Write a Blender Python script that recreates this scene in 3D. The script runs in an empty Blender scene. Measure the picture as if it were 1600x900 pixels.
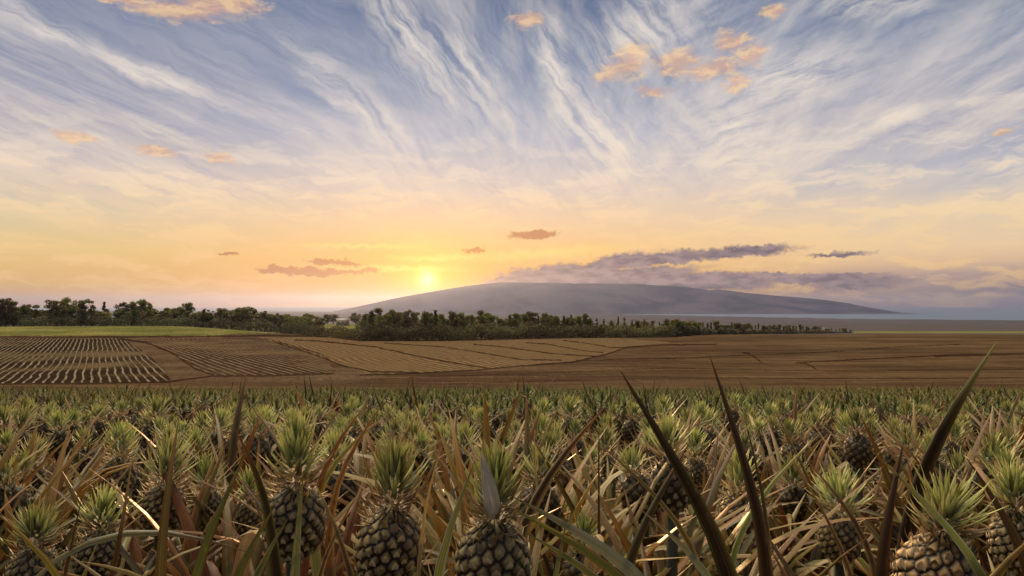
import bpy, math, random
import numpy as np
R = math.radians
rng = np.random.default_rng(7)
random.seed(7)
F = 1067.0                      # focal length in pixels of the 1600 px wide photograph
HY = 475.0                      # row of the horizon
PITCH = math.atan((HY - 450.0) / F)
SUN_PX = (668, 437)

def px_dir(x, y):
    a = np.array([(x - 800) / F, 1.0, (450 - y) / F])
    c, s = math.cos(PITCH), math.sin(PITCH)
    v = np.array([a[0], a[1] * c - a[2] * s, a[1] * s + a[2] * c])
    return v / np.linalg.norm(v)
def at(x, y, Y):
    v = px_dir(x, y)
    return v * (Y / v[1])
def az_el(x, y):
    v = px_dir(x, y)
    return math.degrees(math.atan2(v[0], v[1])), math.degrees(math.asin(v[2]))
def project(X, Y, Z):
    c, s = math.cos(PITCH), math.sin(PITCH)
    f = Y * c + Z * s
    u = -Y * s + Z * c
    return 800 + F * X / f, 450 - F * u / f
def lin(r, g, b):
    f = lambda v: (v / 255 / 12.92) if v <= 10 else ((v / 255 + 0.055) / 1.055) ** 2.4
    return (f(r), f(g), f(b), 1.0)

# ------------------------------------------------------------------ camera, sun, exposure
C = bpy.context.scene.collection
sc = bpy.context.scene
cam = bpy.data.cameras.new('camera'); co = bpy.data.objects.new('camera', cam); C.objects.link(co)
co.location = (0, 0, 0); co.rotation_euler = (R(90) + PITCH, 0, 0)
cam.sensor_width = 36; cam.lens = 36 * F / 1600; cam.clip_start = 0.05; cam.clip_end = 200000
cam.dof.use_dof = False
sc.camera = co
sc.view_settings.view_transform = 'Standard'; sc.view_settings.look = 'None'
sc.view_settings.exposure = 0.0; sc.view_settings.gamma = 1.0; sc.view_settings.use_curve_mapping = False
cy = sc.cycles
cy.use_denoising = True
try: cy.denoiser = 'OPENIMAGEDENOISE'
except Exception: pass
cy.max_bounces = 6; cy.diffuse_bounces = 2; cy.glossy_bounces = 2; cy.transmission_bounces = 4
cy.volume_bounces = 1; cy.transparent_max_bounces = 8
cy.sample_clamp_indirect = 6; cy.caustics_reflective = False; cy.caustics_refractive = False

sd = px_dir(*SUN_PX)
SUN_AZ = math.atan2(sd[0], sd[1]); SUN_EL = math.asin(sd[2])
SUN_STRENGTH = 4.0
sun = bpy.data.lights.new('sun', 'SUN'); so = bpy.data.objects.new('sun', sun); C.objects.link(so)
sun.energy = SUN_STRENGTH; sun.angle = R(0.5); sun.color = (1.0, 0.60, 0.27)
so.rotation_euler = (R(90) - SUN_EL + R(0.2), 0, math.pi - SUN_AZ)
so.location = (0, 0, 50)

# ------------------------------------------------------------------ sky (world)
world = bpy.data.worlds.new('World'); sc.world = world; world.use_nodes = True
NT = world.node_tree; NT.nodes.clear()
class G:
    def __init__(s, nt): s.nt = nt
    def _in(s, n, i, v):
        if v is None: return
        if isinstance(v, bpy.types.NodeSocket): s.nt.links.new(v, n.inputs[i])
        else: n.inputs[i].default_value = v
    def m(s, op, a, b=None, c=None, clamp=False):
        n = s.nt.nodes.new('ShaderNodeMath'); n.operation = op; n.use_clamp = clamp
        s._in(n, 0, a); s._in(n, 1, b); s._in(n, 2, c); return n.outputs[0]
    def vm(s, op, a, b=None, out=0):
        n = s.nt.nodes.new('ShaderNodeVectorMath'); n.operation = op
        s._in(n, 0, a); s._in(n, 1, b); return n.outputs[out]
    def scale(s, a, f):
        n = s.nt.nodes.new('ShaderNodeVectorMath'); n.operation = 'SCALE'
        s._in(n, 0, a); s._in(n, 3, f); return n.outputs[0]
    def comb(s, x, y, z=0.0):
        n = s.nt.nodes.new('ShaderNodeCombineXYZ'); s._in(n, 0, x); s._in(n, 1, y); s._in(n, 2, z); return n.outputs[0]
    def sep(s, v):
        n = s.nt.nodes.new('ShaderNodeSeparateXYZ'); s._in(n, 0, v); return n.outputs
    def noise(s, v, scale=1.0, detail=4.0, rough=0.55, dist=0.0, out=0):
        n = s.nt.nodes.new('ShaderNodeTexNoise'); n.noise_dimensions = '3D'
        s._in(n, 'Vector', v); s._in(n, 'Scale', scale); s._in(n, 'Detail', detail)
        s._in(n, 'Roughness', rough); s._in(n, 'Distortion', dist); return n.outputs[out]
    def mapping(s, v, loc=(0, 0, 0), rot=(0, 0, 0), sc=(1, 1, 1), kind='POINT'):
        n = s.nt.nodes.new('ShaderNodeMapping'); n.vector_type = kind
        s._in(n, 0, v); s._in(n, 'Location', loc); s._in(n, 'Rotation', rot); s._in(n, 'Scale', sc); return n.outputs[0]
    def rs(s, v, rot, sc, loc=(0, 0, 0)):
        return s.mapping(s.mapping(v, loc=loc, rot=(0, 0, R(rot))), sc=sc)
    def mr(s, v, a, b, c=0.0, d=1.0, smooth=True):
        n = s.nt.nodes.new('ShaderNodeMapRange'); n.interpolation_type = 'SMOOTHSTEP' if smooth else 'LINEAR'
        n.clamp = True
        s._in(n, 0, v); s._in(n, 1, a); s._in(n, 2, b); s._in(n, 3, c); s._in(n, 4, d); return n.outputs[0]
    def ramp(s, v, stops, mode='LINEAR'):
        n = s.nt.nodes.new('ShaderNodeValToRGB'); cr = n.color_ramp; cr.interpolation = mode
        while len(cr.elements) > 1: cr.elements.remove(cr.elements[-1])
        cr.elements[0].position = stops[0][0]; cr.elements[0].color = stops[0][1]
        for p, c in stops[1:]:
            e = cr.elements.new(p); e.color = c
        s._in(n, 0, v); return n.outputs[0]
    def mix(s, f, a, b, kind='MIX'):
        n = s.nt.nodes.new('ShaderNodeMix'); n.data_type = 'RGBA'; n.blend_type = kind
        s._in(n, 0, f); s._in(n, 6, a); s._in(n, 7, b); return n.outputs[2]

def build_sky():
    g = G(NT)
    tc = NT.nodes.new('ShaderNodeTexCoord').outputs['Generated']
    X, Y, Z = g.sep(tc)
    az = g.m('MULTIPLY', g.m('ARCTAN2', X, Y), 57.29578)
    el = g.m('MULTIPLY', g.m('ARCSINE', Z), 57.29578)
    e01 = g.m('DIVIDE', el, 30.0, clamp=True)
    def col(x, pts):
        out = []
        for y, c in sorted(pts, key=lambda p: -p[0]):
            out.append((max(0.0, az_el(800, y)[1] / 30.0), lin(*c)))
        return g.ramp(e01, out)
    cl = col(50, [(475, (214, 136, 44)), (450, (226, 174, 70)), (400, (234, 206, 134)), (350, (206, 200, 176)), (300, (198, 190, 190)),
                  (200, (134, 144, 174)), (100, (96, 114, 148)), (0, (66, 92, 124))])
    cm = col(800, [(475, (226, 146, 44)), (450, (244, 180, 50)), (400, (250, 208, 128)), (350, (240, 212, 176)), (300, (216, 204, 198)),
                  (220, (172, 180, 200)), (100, (102, 124, 158)), (0, (72, 98, 136))])
    cr = col(1550, [(480, (78, 92, 122)), (455, (108, 108, 134)), (438, (160, 142, 148)), (420, (224, 190, 156)), (400, (240, 210, 170)), (350, (226, 208, 186)), (300, (186, 188, 198)),
                    (200, (122, 138, 172)), (100, (84, 112, 148)), (0, (50, 82, 116))])
    base = g.mix(g.mr(az, -34, -8), cl, cm)
    base = g.mix(g.mr(az, 6, 33), base, cr)
    # high cirrus on a plane seen in perspective
    zz = g.m('ADD', g.m('MAXIMUM', Z, 0.0), 0.10)
    P = g.comb(g.m('DIVIDE', X, zz), g.m('DIVIDE', Y, zz), 0.0)
    w1 = g.vm('SUBTRACT', g.noise(g.mapping(P, sc=(1, 0.35, 1)), 0.55, 2, 0.5, out=1), (0.5, 0.5, 0.5))
    Pw = g.vm('ADD', P, g.scale(w1, 1.5))
    S1 = g.rs(Pw, 8, (2.6, 0.42, 1))
    S2 = g.rs(Pw, 12, (6.5, 0.9, 1), (3, 1, 0))
    n1 = g.noise(S1, 1.0, 5, 0.62)
    n2 = g.noise(S2, 1.0, 5, 0.68)
    cov = g.noise(g.mapping(P, loc=(7.3, 2.2, 0)), 0.42, 2, 0.5)
    c1 = g.mr(g.m('ADD', g.m('MULTIPLY', n1, 0.65), g.m('ADD', g.m('MULTIPLY', n2, 0.35), g.m('MULTIPLY', cov, 0.45))), 0.64, 0.88)
    # low streaks nearer the horizon: flat layers
    V = g.comb(az, el, 0.0)
    wv = g.vm('SUBTRACT', g.noise(V, 0.28, 3, 0.6, out=1), (0.5, 0.5, 0.5))
    Vw = g.vm('ADD', V, g.vm('MULTIPLY', wv, (4.0, 1.8, 0)))
    wf = g.vm('SUBTRACT', g.noise(V, 1.3, 4, 0.65, out=1), (0.5, 0.5, 0.5))
    Vf = g.vm('ADD', V, g.vm('MULTIPLY', wf, (2.6, 1.1, 0)))
    n3 = g.noise(g.mapping(Vw, rot=(0, 0, R(6)), sc=(0.16, 0.75, 1)), 1.0, 5, 0.62)
    c3 = g.m('MULTIPLY', g.mr(n3, 0.47, 0.61), g.mr(el, 17, 7))
    fine = g.noise(g.mapping(Vw, sc=(0.45, 1.3, 1)), 1.0, 5, 0.62)
    def blob(x, y, rx, ry, rot=0.0, coord=None, inner=0.0):
        rx *= 1.25; ry *= 1.35
        a, e = az_el(x, y)
        k = 57.29578 / F * (math.cos(math.radians(a)) ** 2)
        mp = g.mapping(coord or Vw, loc=(a, e, 0), rot=(0, 0, R(rot)), sc=(rx * k, ry * k, 1), kind='TEXTURE')
        return g.mr(g.vm('LENGTH', mp, out=1), 1.0, inner)
    def total(lst):
        t = lst[0]
        for b in lst[1:]: t = g.m('MAXIMUM', t, b)
        return t
    # bright plumes and sheets of cirrus
    plumes = total([blob(640, 60, 190, 46, -48), blob(735, 120, 110, 42, -60), blob(240, 118, 190, 22, -17), blob(205, 190, 130, 15, -20),
                    blob(560, 165, 150, 36, -38), blob(70, 40, 130, 20, -24), blob(930, 210, 120, 52, -42), blob(1010, 50, 130, 70, 10),
                    blob(1230, 125, 130, 56, 8), blob(1400, 188, 85, 20, 4), blob(1370, 12, 120, 24, -6), blob(1560, 268, 110, 26, 4),
                    blob(1140, 215, 90, 100, 20), blob(80, 320, 130, 42, -18), blob(300, 300, 170, 50, -8), blob(870, 120, 34, 110, 14),
                    blob(1545, 155, 80, 15, 2), blob(1450, 345, 220, 40, 18)])
    Vs = g.vm('ADD', V, g.vm('ADD', g.vm('MULTIPLY', wv, (2.4, 1.8, 0)), g.vm('MULTIPLY', wf, (0.25, 0.2, 0))))
    streak = g.noise(g.rs(Vs, 50, (0.13, 0.9, 1)), 1.0, 7, 0.66)
    streak_l = g.noise(g.rs(Vs, 20, (0.12, 1.0, 1), (4, 7, 0)), 1.0, 7, 0.66)
    streak_r = g.noise(g.rs(Vs, -15, (0.17, 0.9, 1), (9, 2, 0)), 1.0, 7, 0.66)
    wl = g.mr(az, -9, -17); wr = g.mr(az, 10, 20)
    stk = g.m('ADD', g.m('MULTIPLY', streak, g.m('SUBTRACT', g.m('SUBTRACT', 1.0, wl), wr)), g.m('ADD', g.m('MULTIPLY', streak_l, wl), g.m('MULTIPLY', streak_r, wr)))
    cp = g.m('MULTIPLY', plumes, g.mr(stk, 0.32, 0.70))
    haze_sheet = g.mr(g.m('ADD', g.noise(g.rs(Pw, 10, (0.8, 0.3, 1), (1, 5, 0)), 1.0, 4, 0.6), g.m('MULTIPLY', stk, 0.3)), 0.46, 0.84)
    ccol = g.ramp(e01, [(0.0, lin(255, 204, 124)), (0.2, lin(255, 222, 166)), (0.36, lin(252, 232, 206)), (0.6, lin(242, 230, 216)), (1.0, lin(234, 222, 210))])
    sky = g.mix(g.m('MULTIPLY', haze_sheet, g.mr(el, 1, 8, 0.2, 0.48)), base, g.ramp(e01, [(0, lin(248, 196, 124)), (0.18, lin(246, 212, 162)), (0.35, lin(232, 216, 202)), (0.7, lin(194, 192, 202)), (1, lin(164, 170, 192))]))
    sky = g.mix(g.m('MULTIPLY', c1, g.mr(el, 4, 14, 0.15, 0.52)), sky, ccol)
    sky = g.mix(g.m('MULTIPLY', c3, 0.62), sky, ccol)
    sky = g.mix(g.m('MULTIPLY', cp, 0.82), sky, ccol)
    grey = g.m('MULTIPLY', g.m('MULTIPLY', g.mr(g.m('SUBTRACT', 1.0, stk), 0.48, 0.66), g.mr(el, 5, 11)), 0.20)
    sky = g.mix(grey, sky, g.mix(g.mr(el, 8, 22), lin(166, 168, 186), lin(84, 108, 152)))
    # clouds still catching the orange sun
    orange = total([blob(330, 8, 100, 26, 4, Vf), blob(190, 0, 90, 12, 0, Vf), blob(248, 236, 52, 13, -8, Vf), blob(340, 247, 40, 11, -6, Vf), blob(824, 30, 42, 15, -4, Vf),
                    blob(985, 95, 46, 32, 25, Vf), blob(1110, 108, 70, 20, 4, Vf), blob(1142, 66, 40, 22, 0, Vf), blob(1150, 130, 28, 20, 0, Vf), blob(1022, 143, 36, 11, -8, Vf),
                    blob(120, 214, 55, 13, 0, Vf), blob(1566, 207, 26, 10, 0, Vf), blob(1210, 18, 30, 12, 0, Vf), blob(1060, 100, 60, 26, 0, Vf), blob(1175, 85, 40, 22, 0, Vf), blob(960, 110, 50, 16, 20, Vf), blob(280, 18, 120, 20, 6, Vf), blob(380, 6, 50, 14, 0, Vf)])
    om = g.mr(g.m('ADD', orange, g.m('MULTIPLY', g.m('SUBTRACT', fine, 0.5), 1.8)), 0.12, 0.95)
    om = g.m('MULTIPLY', om, g.mr(orange, 0.0, 0.2))
    sky = g.mix(g.m('MULTIPLY', om, 0.68), sky, g.mix(g.mr(fine, 0.42, 0.62), lin(214, 164, 136), lin(252, 208, 150)))
    # glow round the sun
    sv = tuple(float(v) for v in sd)
    dot = g.vm('DOT_PRODUCT', tc, sv, out=1)
    ang = g.m('MULTIPLY', g.m('ARCCOSINE', g.m('MINIMUM', dot, 0.9999999)), 57.29578)
    da = g.m('SUBTRACT', az, math.degrees(SUN_AZ)); de = g.m('SUBTRACT', el, math.degrees(SUN_EL))
    ell = g.m('SQRT', g.m('ADD', g.m('MULTIPLY', g.m('MULTIPLY', da, da), 0.06), g.m('MULTIPLY', de, de)))
    g3 = g.m('EXPONENT', g.m('MULTIPLY', ell, -0.30))
    sky = g.mix(g.m('MULTIPLY', g3, 1.0, clamp=True), sky, lin(240, 150, 30))
    g2 = g.m('EXPONENT', g.m('MULTIPLY', g.m('SQRT', g.m('ADD', g.m('MULTIPLY', g.m('MULTIPLY', da, da), 0.35), g.m('MULTIPLY', de, de))), -0.95))
    sky = g.mix(g.m('MULTIPLY', g2, 1.15, clamp=True), sky, lin(255, 206, 66))
    # streaks of cloud lit beside the sun
    lit = g.m('MULTIPLY', total([blob(690, 403, 100, 6, 1, Vf), blob(620, 420, 120, 6, 0, Vf), blob(860, 395, 150, 10, 4, Vf), blob(560, 385, 120, 5, 0, Vf)]), 0.6)
    sky = g.mix(lit, sky, lin(255, 222, 120))
    # low dark cloud banks in front of the glow
    dark = total([blob(880, 432, 130, 20, 3, Vf, 0.3), blob(1080, 440, 150, 16, 0, Vf, 0.3), blob(900, 440, 150, 22, 0, Vf, 0.3), blob(985, 432, 130, 16, 4, Vf, 0.2), blob(1040, 404, 150, 12, 5, Vf, 0.2), blob(1150, 394, 110, 10, 3, Vf, 0.2), blob(1120, 436, 100, 14, -2, Vf, 0.2),
                  blob(955, 412, 75, 13, 12, Vf, 0.2), blob(1290, 437, 150, 12, -1, Vf, 0.1), blob(1330, 446, 90, 9, 0, Vf), blob(800, 434, 60, 10, 8, Vf),
                  blob(1210, 428, 50, 5, 0, Vf), blob(1310, 397, 60, 5, 2, Vf), blob(1290, 431, 110, 4, 2, Vf)])
    warm = total([blob(470, 424, 85, 8, -2, Vf, 0.2), blob(520, 410, 50, 5, 0, Vf, 0.1), blob(560, 423, 50, 5, 1, Vf), blob(832, 367, 48, 8, 2, Vf, 0.1), blob(742, 391, 20, 4, 0, Vf), blob(355, 396, 16, 4, 0, Vf)])
    low = g.noise(g.mapping(V, sc=(0.7, 2.0, 1)), 1.0, 5, 0.5)
    dm = g.m('MULTIPLY', g.mr(g.m('ADD', dark, g.m('MULTIPLY', g.m('SUBTRACT', low, 0.5), 0.9)), 0.0, 0.75), g.mr(dark, 0.0, 0.1))
    wm = g.m('MULTIPLY', g.mr(g.m('ADD', warm, g.m('MULTIPLY', g.m('SUBTRACT', low, 0.5), 1.1)), 0.12, 0.6), g.mr(warm, 0.0, 0.1))
    dcol = g.mix(g.mr(low, 0.30, 0.70), lin(84, 74, 98), lin(150, 128, 132))
    sky = g.mix(g.m('MULTIPLY', dm, 0.97), sky, dcol)
    sky = g.mix(g.m('MULTIPLY', wm, 0.72), sky, lin(170, 84, 24))
    core = g.m('EXPONENT', g.m('MULTIPLY', g.m('MULTIPLY', ang, ang), -2.6))
    sky = g.mix(core, sky, (1.0, 0.9, 0.55, 1), 'ADD')
    halo = g.m('MULTIPLY', g.m('EXPONENT', g.m('MULTIPLY', g.m('SQRT', g.m('ADD', g.m('MULTIPLY', g.m('MULTIPLY', da, da), 0.45), g.m('MULTIPLY', de, de))), -0.42)), 1.0)
    sky = g.mix(halo, sky, (0.85, 0.42, 0.01, 1), 'ADD')
    # unseen sky dimmed behind the viewer; bright patch added overhead to light the foreground
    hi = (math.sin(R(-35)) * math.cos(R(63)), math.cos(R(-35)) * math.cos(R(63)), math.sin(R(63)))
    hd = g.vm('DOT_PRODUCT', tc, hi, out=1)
    rest = g.mr(el, 30, 50)
    back = g.m('MULTIPLY', g.mr(Y, 0.2, -0.4), g.mr(el, 60, 40))
    sky = g.mix(rest, sky, (0.32, 0.34, 0.40, 1))
    sky = g.mix(back, sky, (0.13, 0.14, 0.18, 1))
    cum = g.mix(g.mr(g.noise(tc, 3.0, 2, 0.55), 0.35, 0.6), (7.0, 6.3, 5.0, 1), (13.0, 11.2, 8.2, 1))  # colour of the added light patch, not a cloud in view
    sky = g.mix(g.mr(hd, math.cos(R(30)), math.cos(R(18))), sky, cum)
    sky = g.mix(g.mr(el, 0.0, -4.0), sky, (0.10, 0.09, 0.08, 1))
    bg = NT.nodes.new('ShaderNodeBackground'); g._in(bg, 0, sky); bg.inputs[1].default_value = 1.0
    nis = NT.nodes.new('ShaderNodeTexSky'); nis.sky_type = 'NISHITA'; nis.sun_disc = False
    nis.sun_elevation = SUN_EL; nis.sun_rotation = SUN_AZ; nis.altitude = 300
    bn = NT.nodes.new('ShaderNodeBackground'); g._in(bn, 0, nis.outputs[0]); bn.inputs[1].default_value = 0.004
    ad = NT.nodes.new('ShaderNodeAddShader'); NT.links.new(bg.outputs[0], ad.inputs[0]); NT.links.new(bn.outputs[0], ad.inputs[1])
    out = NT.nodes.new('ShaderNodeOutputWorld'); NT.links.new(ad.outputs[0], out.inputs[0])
build_sky()
world.cycles.sampling_method = 'MANUAL'; world.cycles.sample_map_resolution = 512

# ------------------------------------------------------------------ helpers
def tag(o, label=None, cat=None, group=None, kind=None):
    if label: o['label'] = label
    if cat: o['category'] = cat
    if group: o['group'] = group
    if kind: o['kind'] = kind
    return o
def mesh_np(name, V, faces_list, mat, parent=None, col=None, uv=None, smooth=True, link=True):
    """faces_list: arrays of equal-length faces; col (nv,3) vertex colours; uv (nv,2)."""
    me = bpy.data.meshes.new(name)
    V = np.asarray(V, dtype=np.float32)
    fl = [np.asarray(f, dtype=np.int32) for f in faces_list if len(f)]
    loops = np.concatenate([f.ravel() for f in fl])
    tot = np.concatenate([np.full(len(f), f.shape[1], np.int32) for f in fl])
    start = np.concatenate([[0], np.cumsum(tot)[:-1]]).astype(np.int32)
    me.vertices.add(len(V)); me.vertices.foreach_set('co', V.ravel())
    me.loops.add(len(loops)); me.loops.foreach_set('vertex_index', loops)
    me.polygons.add(len(tot)); me.polygons.foreach_set('loop_start', start); me.polygons.foreach_set('loop_total', tot)
    if smooth: me.polygons.foreach_set('use_smooth', np.ones(len(tot), bool))
    if col is not None:
        a = me.color_attributes.new('col', 'FLOAT_COLOR', 'POINT')
        c4 = np.ones((len(V), 4), np.float32); c4[:, :3] = col; a.data.foreach_set('color', c4.ravel())
    if uv is not None:
        u = me.uv_layers.new(name='UVMap'); u.data.foreach_set('uv', np.asarray(uv, np.float32)[loops].ravel())
    me.update(calc_edges=True); me.validate()
    me.materials.append(mat)
    if not link: return me
    return place_mesh(name, me, parent)
def place_mesh(name, me, parent=None):
    o = bpy.data.objects.new(name, me); C.objects.link(o)
    if parent: o.parent = parent
    return o
def empty(name, loc, rz=0.0):
    o = bpy.data.objects.new(name, None); C.objects.link(o); o.location = loc; o.rotation_euler = (0, 0, rz)
    o.empty_display_size = 0.1
    return o
class Acc:
    def __init__(s): s.V = []; s.C = []; s.U = []; s.F = {3: [], 4: []}; s.n = 0
    def add(s, V, F, col, uv=None):
        V = np.asarray(V, float).reshape(-1, 3); F = np.asarray(F, int)
        s.V.append(V)
        col = np.asarray(col, float)
        s.C.append(np.broadcast_to(col, (len(V), 3)) if col.ndim == 1 else col)
        s.U.append(np.zeros((len(V), 2)) if uv is None else uv)
        s.F[F.shape[1]].append(F + s.n); s.n += len(V)
    def arrays(s):
        return (np.concatenate(s.V), [np.concatenate(f) for f in s.F.values() if f], np.concatenate(s.C), np.concatenate(s.U))
    def build(s, name, mat, parent=None, link=True, smooth=True):
        V, F, Cc, U = s.arrays()
        return mesh_np(name, V, F, mat, parent, Cc, U, smooth, link)

# ------------------------------------------------------------------ materials
def new_mat(name):
    m = bpy.data.materials.new(name); m.use_nodes = True; m.node_tree.nodes.clear(); return m, G(m.node_tree)
def finish(m, g, colour, rough=0.8, spec=0.3, trans=0.0, bump=None, bstr=0.3, bdist=0.02):
    nt = m.node_tree
    p = nt.nodes.new('ShaderNodeBsdfPrincipled'); g._in(p, 'Base Color', colour); g._in(p, 'Roughness', rough)
    g._in(p, 'Specular IOR Level', spec)
    if bump is not None:
        b = nt.nodes.new('ShaderNodeBump'); b.inputs['Strength'].default_value = bstr; b.inputs['Distance'].default_value = bdist
        g._in(b, 'Height', bump); nt.links.new(b.outputs[0], p.inputs['Normal'])
    res = p.outputs[0]
    if trans > 0:
        t = nt.nodes.new('ShaderNodeBsdfTranslucent'); g._in(t, 0, colour)
        mx = nt.nodes.new('ShaderNodeMixShader'); mx.inputs[0].default_value = trans
        nt.links.new(res, mx.inputs[1]); nt.links.new(t.outputs[0], mx.inputs[2]); res = mx.outputs[0]
    o = nt.nodes.new('ShaderNodeOutputMaterial'); nt.links.new(res, o.inputs[0]); return m
def attr(g, name='col'):
    n = g.nt.nodes.new('ShaderNodeAttribute'); n.attribute_name = name; return n.outputs['Color']
def objpos(g): return g.nt.nodes.new('ShaderNodeTexCoord').outputs['Object']
def oinfo(g): return g.nt.nodes.new('ShaderNodeObjectInfo').outputs['Random']
def hsv(g, c, h, s, v):
    n = g.nt.nodes.new('ShaderNodeHueSaturation'); g._in(n, 'Hue', h); g._in(n, 'Saturation', s); g._in(n, 'Value', v); g._in(n, 'Color', c); return n.outputs[0]

def leaf_material(name, trans=0.25, rough=0.42, stripes=True):
    m, g = new_mat(name)
    c = attr(g); rnd = oinfo(g)
    uvn = g.nt.nodes.new('ShaderNodeUVMap'); uvn.uv_map = 'UVMap'
    U = g.sep(uvn.outputs[0])
    if stripes:
        cv = g.comb(g.m('MULTIPLY', U[0], 9.0), g.m('MULTIPLY', U[1], 1.6), g.m('MULTIPLY', rnd, 40))
        st = g.noise(cv, 1.0, 4, 0.6)
        c = g.mix(g.mr(st, 0.50, 0.72), c, g.mix(1.0, g.mix(1.0, c, (1.7, 1.75, 1.8, 1), 'MULTIPLY'), (0.012, 0.012, 0.010, 1), 'ADD'))
        c = g.mix(g.mr(st, 0.46, 0.28), c, g.mix(0.65, c, (0.05, 0.028, 0.015, 1)))
        sp = g.noise(g.comb(g.m('MULTIPLY', U[0], 3.0), g.m('MULTIPLY', U[1], 14.0), rnd), 1.0, 5, 0.7)
        c = g.mix(g.mr(sp, 0.60, 0.72, 0, 0.55), c, (0.30, 0.20, 0.10, 1))
    c = hsv(g, c, g.m('ADD', 0.485, g.m('MULTIPLY', rnd, 0.03)), 1.0, g.m('ADD', 0.8, g.m('MULTIPLY', rnd, 0.4)))
    return finish(m, g, c, rough, 0.28, trans, bump=(st if stripes else None), bstr=0.25, bdist=0.004)
M_LEAF = leaf_material('pineapple_leaf', 0.22, 0.45)
M_CROWN = leaf_material('pineapple_crown', 0.25, 0.55)
def fruit_material():
    m, g = new_mat('pineapple_skin')
    c = attr(g); n = g.noise(objpos(g), 90, 4, 0.6)
    c = g.mix(g.mr(n, 0.45, 0.7, 0, 0.5), c, g.mix(0.6, c, (0.04, 0.025, 0.015, 1)))
    return finish(m, g, c, 0.55, 0.35, 0.0, bump=n, bstr=0.5, bdist=0.002)
M_FRUIT = fruit_material()
def field_material():
    m, g = new_mat('field_leaf')
    c = attr(g)
    return finish(m, g, c, 0.65, 0.15, 0.2)
M_FIELD = field_material()
def tree_leaf_material():
    m, g = new_mat('tree_foliage')
    c = attr(g); rnd = oinfo(g)
    c = hsv(g, c, g.m('ADD', 0.47, g.m('MULTIPLY', rnd, 0.05)), 1.0, g.m('ADD', 0.7, g.m('MULTIPLY', rnd, 0.6)))
    return finish(m, g, c, 0.7, 0.2, 0.4)
M_TREE = tree_leaf_material()
def bark_material():
    m, g = new_mat('bark')
    n = g.noise(g.mapping(objpos(g), sc=(3, 3, 0.6)), 1.0, 4)
    return finish(m, g, g.mix(n, (0.10, 0.075, 0.055, 1), (0.26, 0.21, 0.17, 1)), 0.9)
M_BARK = bark_material()
def soil_material(name, c1, c2, c3, s=1.0, across=True, furrow=True, lo=0.42, hi=0.62):
    m, g = new_mat(name); p = objpos(g)
    big = g.noise(g.mapping(p, sc=(0.018, 0.05, 1)), s, 5, 0.6)
    row = g.noise(g.mapping(p, rot=(0, 0, R(2)), sc=(0.02, 0.55, 1)), s, 6, 0.7)
    fine = g.noise(p, 1.6, 6, 0.7)
    c = g.mix(g.mr(big, lo, hi), c1, c2)
    if across: c = g.mix(g.mr(row, 0.48, 0.66, 0, 0.75), c, c3)
    mid = g.noise(g.rs(p, -20, (0.9, 0.10, 1)), 1.0, 5, 0.75)
    weed = g.noise(g.mapping(p, loc=(40, 9, 0), sc=(0.8, 0.07, 1)), 1.0, 5, 0.8)
    c = g.mix(g.mr(weed, 0.54, 0.66, 0, 0.6), c, g.mix(1.0, c, (1.7, 1.7, 1.5, 1), 'MULTIPLY'))
    c = g.mix(g.mr(mid, 0.48, 0.62, 0, 0.75), c, g.mix(0.5, c, (0.03, 0.02, 0.012, 1)))
    c = g.mix(g.mr(fine, 0.5, 0.66, 0, 0.6), c, g.mix(0.6, c, (0.02, 0.014, 0.010, 1)))
    return finish(m, g, c, 1.0, 0.0, bump=g.m('ADD', row, fine), bstr=0.8, bdist=0.4)
M_SOIL = soil_material('brown_soil', (0.048, 0.027, 0.014, 1), (0.092, 0.054, 0.027, 1), (0.144, 0.095, 0.053, 1))
M_NEAR = soil_material('dark_soil', (0.025, 0.015, 0.009, 1), (0.050, 0.030, 0.018, 1), (0.060, 0.040, 0.025, 1))
M_STUBBLE = soil_material('stubble', (0.21, 0.125, 0.056, 1), (0.36, 0.225, 0.105, 1), (0.48, 0.32, 0.165, 1))
M_TRACK = soil_material('track_dirt', (0.021, 0.010, 0.006, 1), (0.038, 0.020, 0.010, 1), (0.049, 0.027, 0.014, 1))
M_ROAD = soil_material('road_dirt', (0.066, 0.040, 0.022, 1), (0.095, 0.059, 0.034, 1), (0.117, 0.077, 0.046, 1))
M_GRASS = soil_material('grass', (0.077, 0.083, 0.020, 1), (0.154, 0.139, 0.038, 1), (0.280, 0.224, 0.091, 1))
def rows_material(name, az, spacing, c_strip, c_soil, duty, amp, lo=None):
    m, g = new_mat(name); p = objpos(g)
    w = g.noise(p, 0.045, 3, 0.5)
    q = g.mapping(p, rot=(0, 0, az))
    x = g.sep(q)[0]
    x = g.m('ADD', x, g.m('MULTIPLY', w, amp))
    ph = g.m('FRACT', g.m('DIVIDE', x, spacing))
    tri = g.m('ABSOLUTE', g.m('SUBTRACT', ph, 0.5))
    wear = g.noise(g.rs(p, math.degrees(az), (0.6, 0.14, 1)), 1.0, 5, 0.75)
    edge = g.m('ADD', duty * 0.5, g.m('MULTIPLY', g.m('SUBTRACT', wear, 0.5), 0.35))
    mask = g.mr(g.m('SUBTRACT', edge, tri), -0.05, 0.06)
    big = g.noise(p, 0.03, 4, 0.6)
    strip = g.mix(g.mr(big, 0.35, 0.65), c_strip, lo or c_strip)
    mask = g.m('MULTIPLY', mask, g.mr(wear, 0.34, 0.50, 0.45, 1.0))
    fine = g.noise(p, 1.8, 5, 0.7)
    soil = g.mix(g.mr(big, 0.42, 0.66, 0, 0.6), c_soil, (0.15, 0.10, 0.045, 1))
    c = g.mix(mask, soil, strip)
    c = g.mix(g.mr(fine, 0.5, 0.72, 0, 0.4), c, g.mix(0.6, c, (0.03, 0.02, 0.015, 1)))
    return finish(m, g, c, 1.0, 0.0, bump=mask, bstr=1.0, bdist=0.35)
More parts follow.
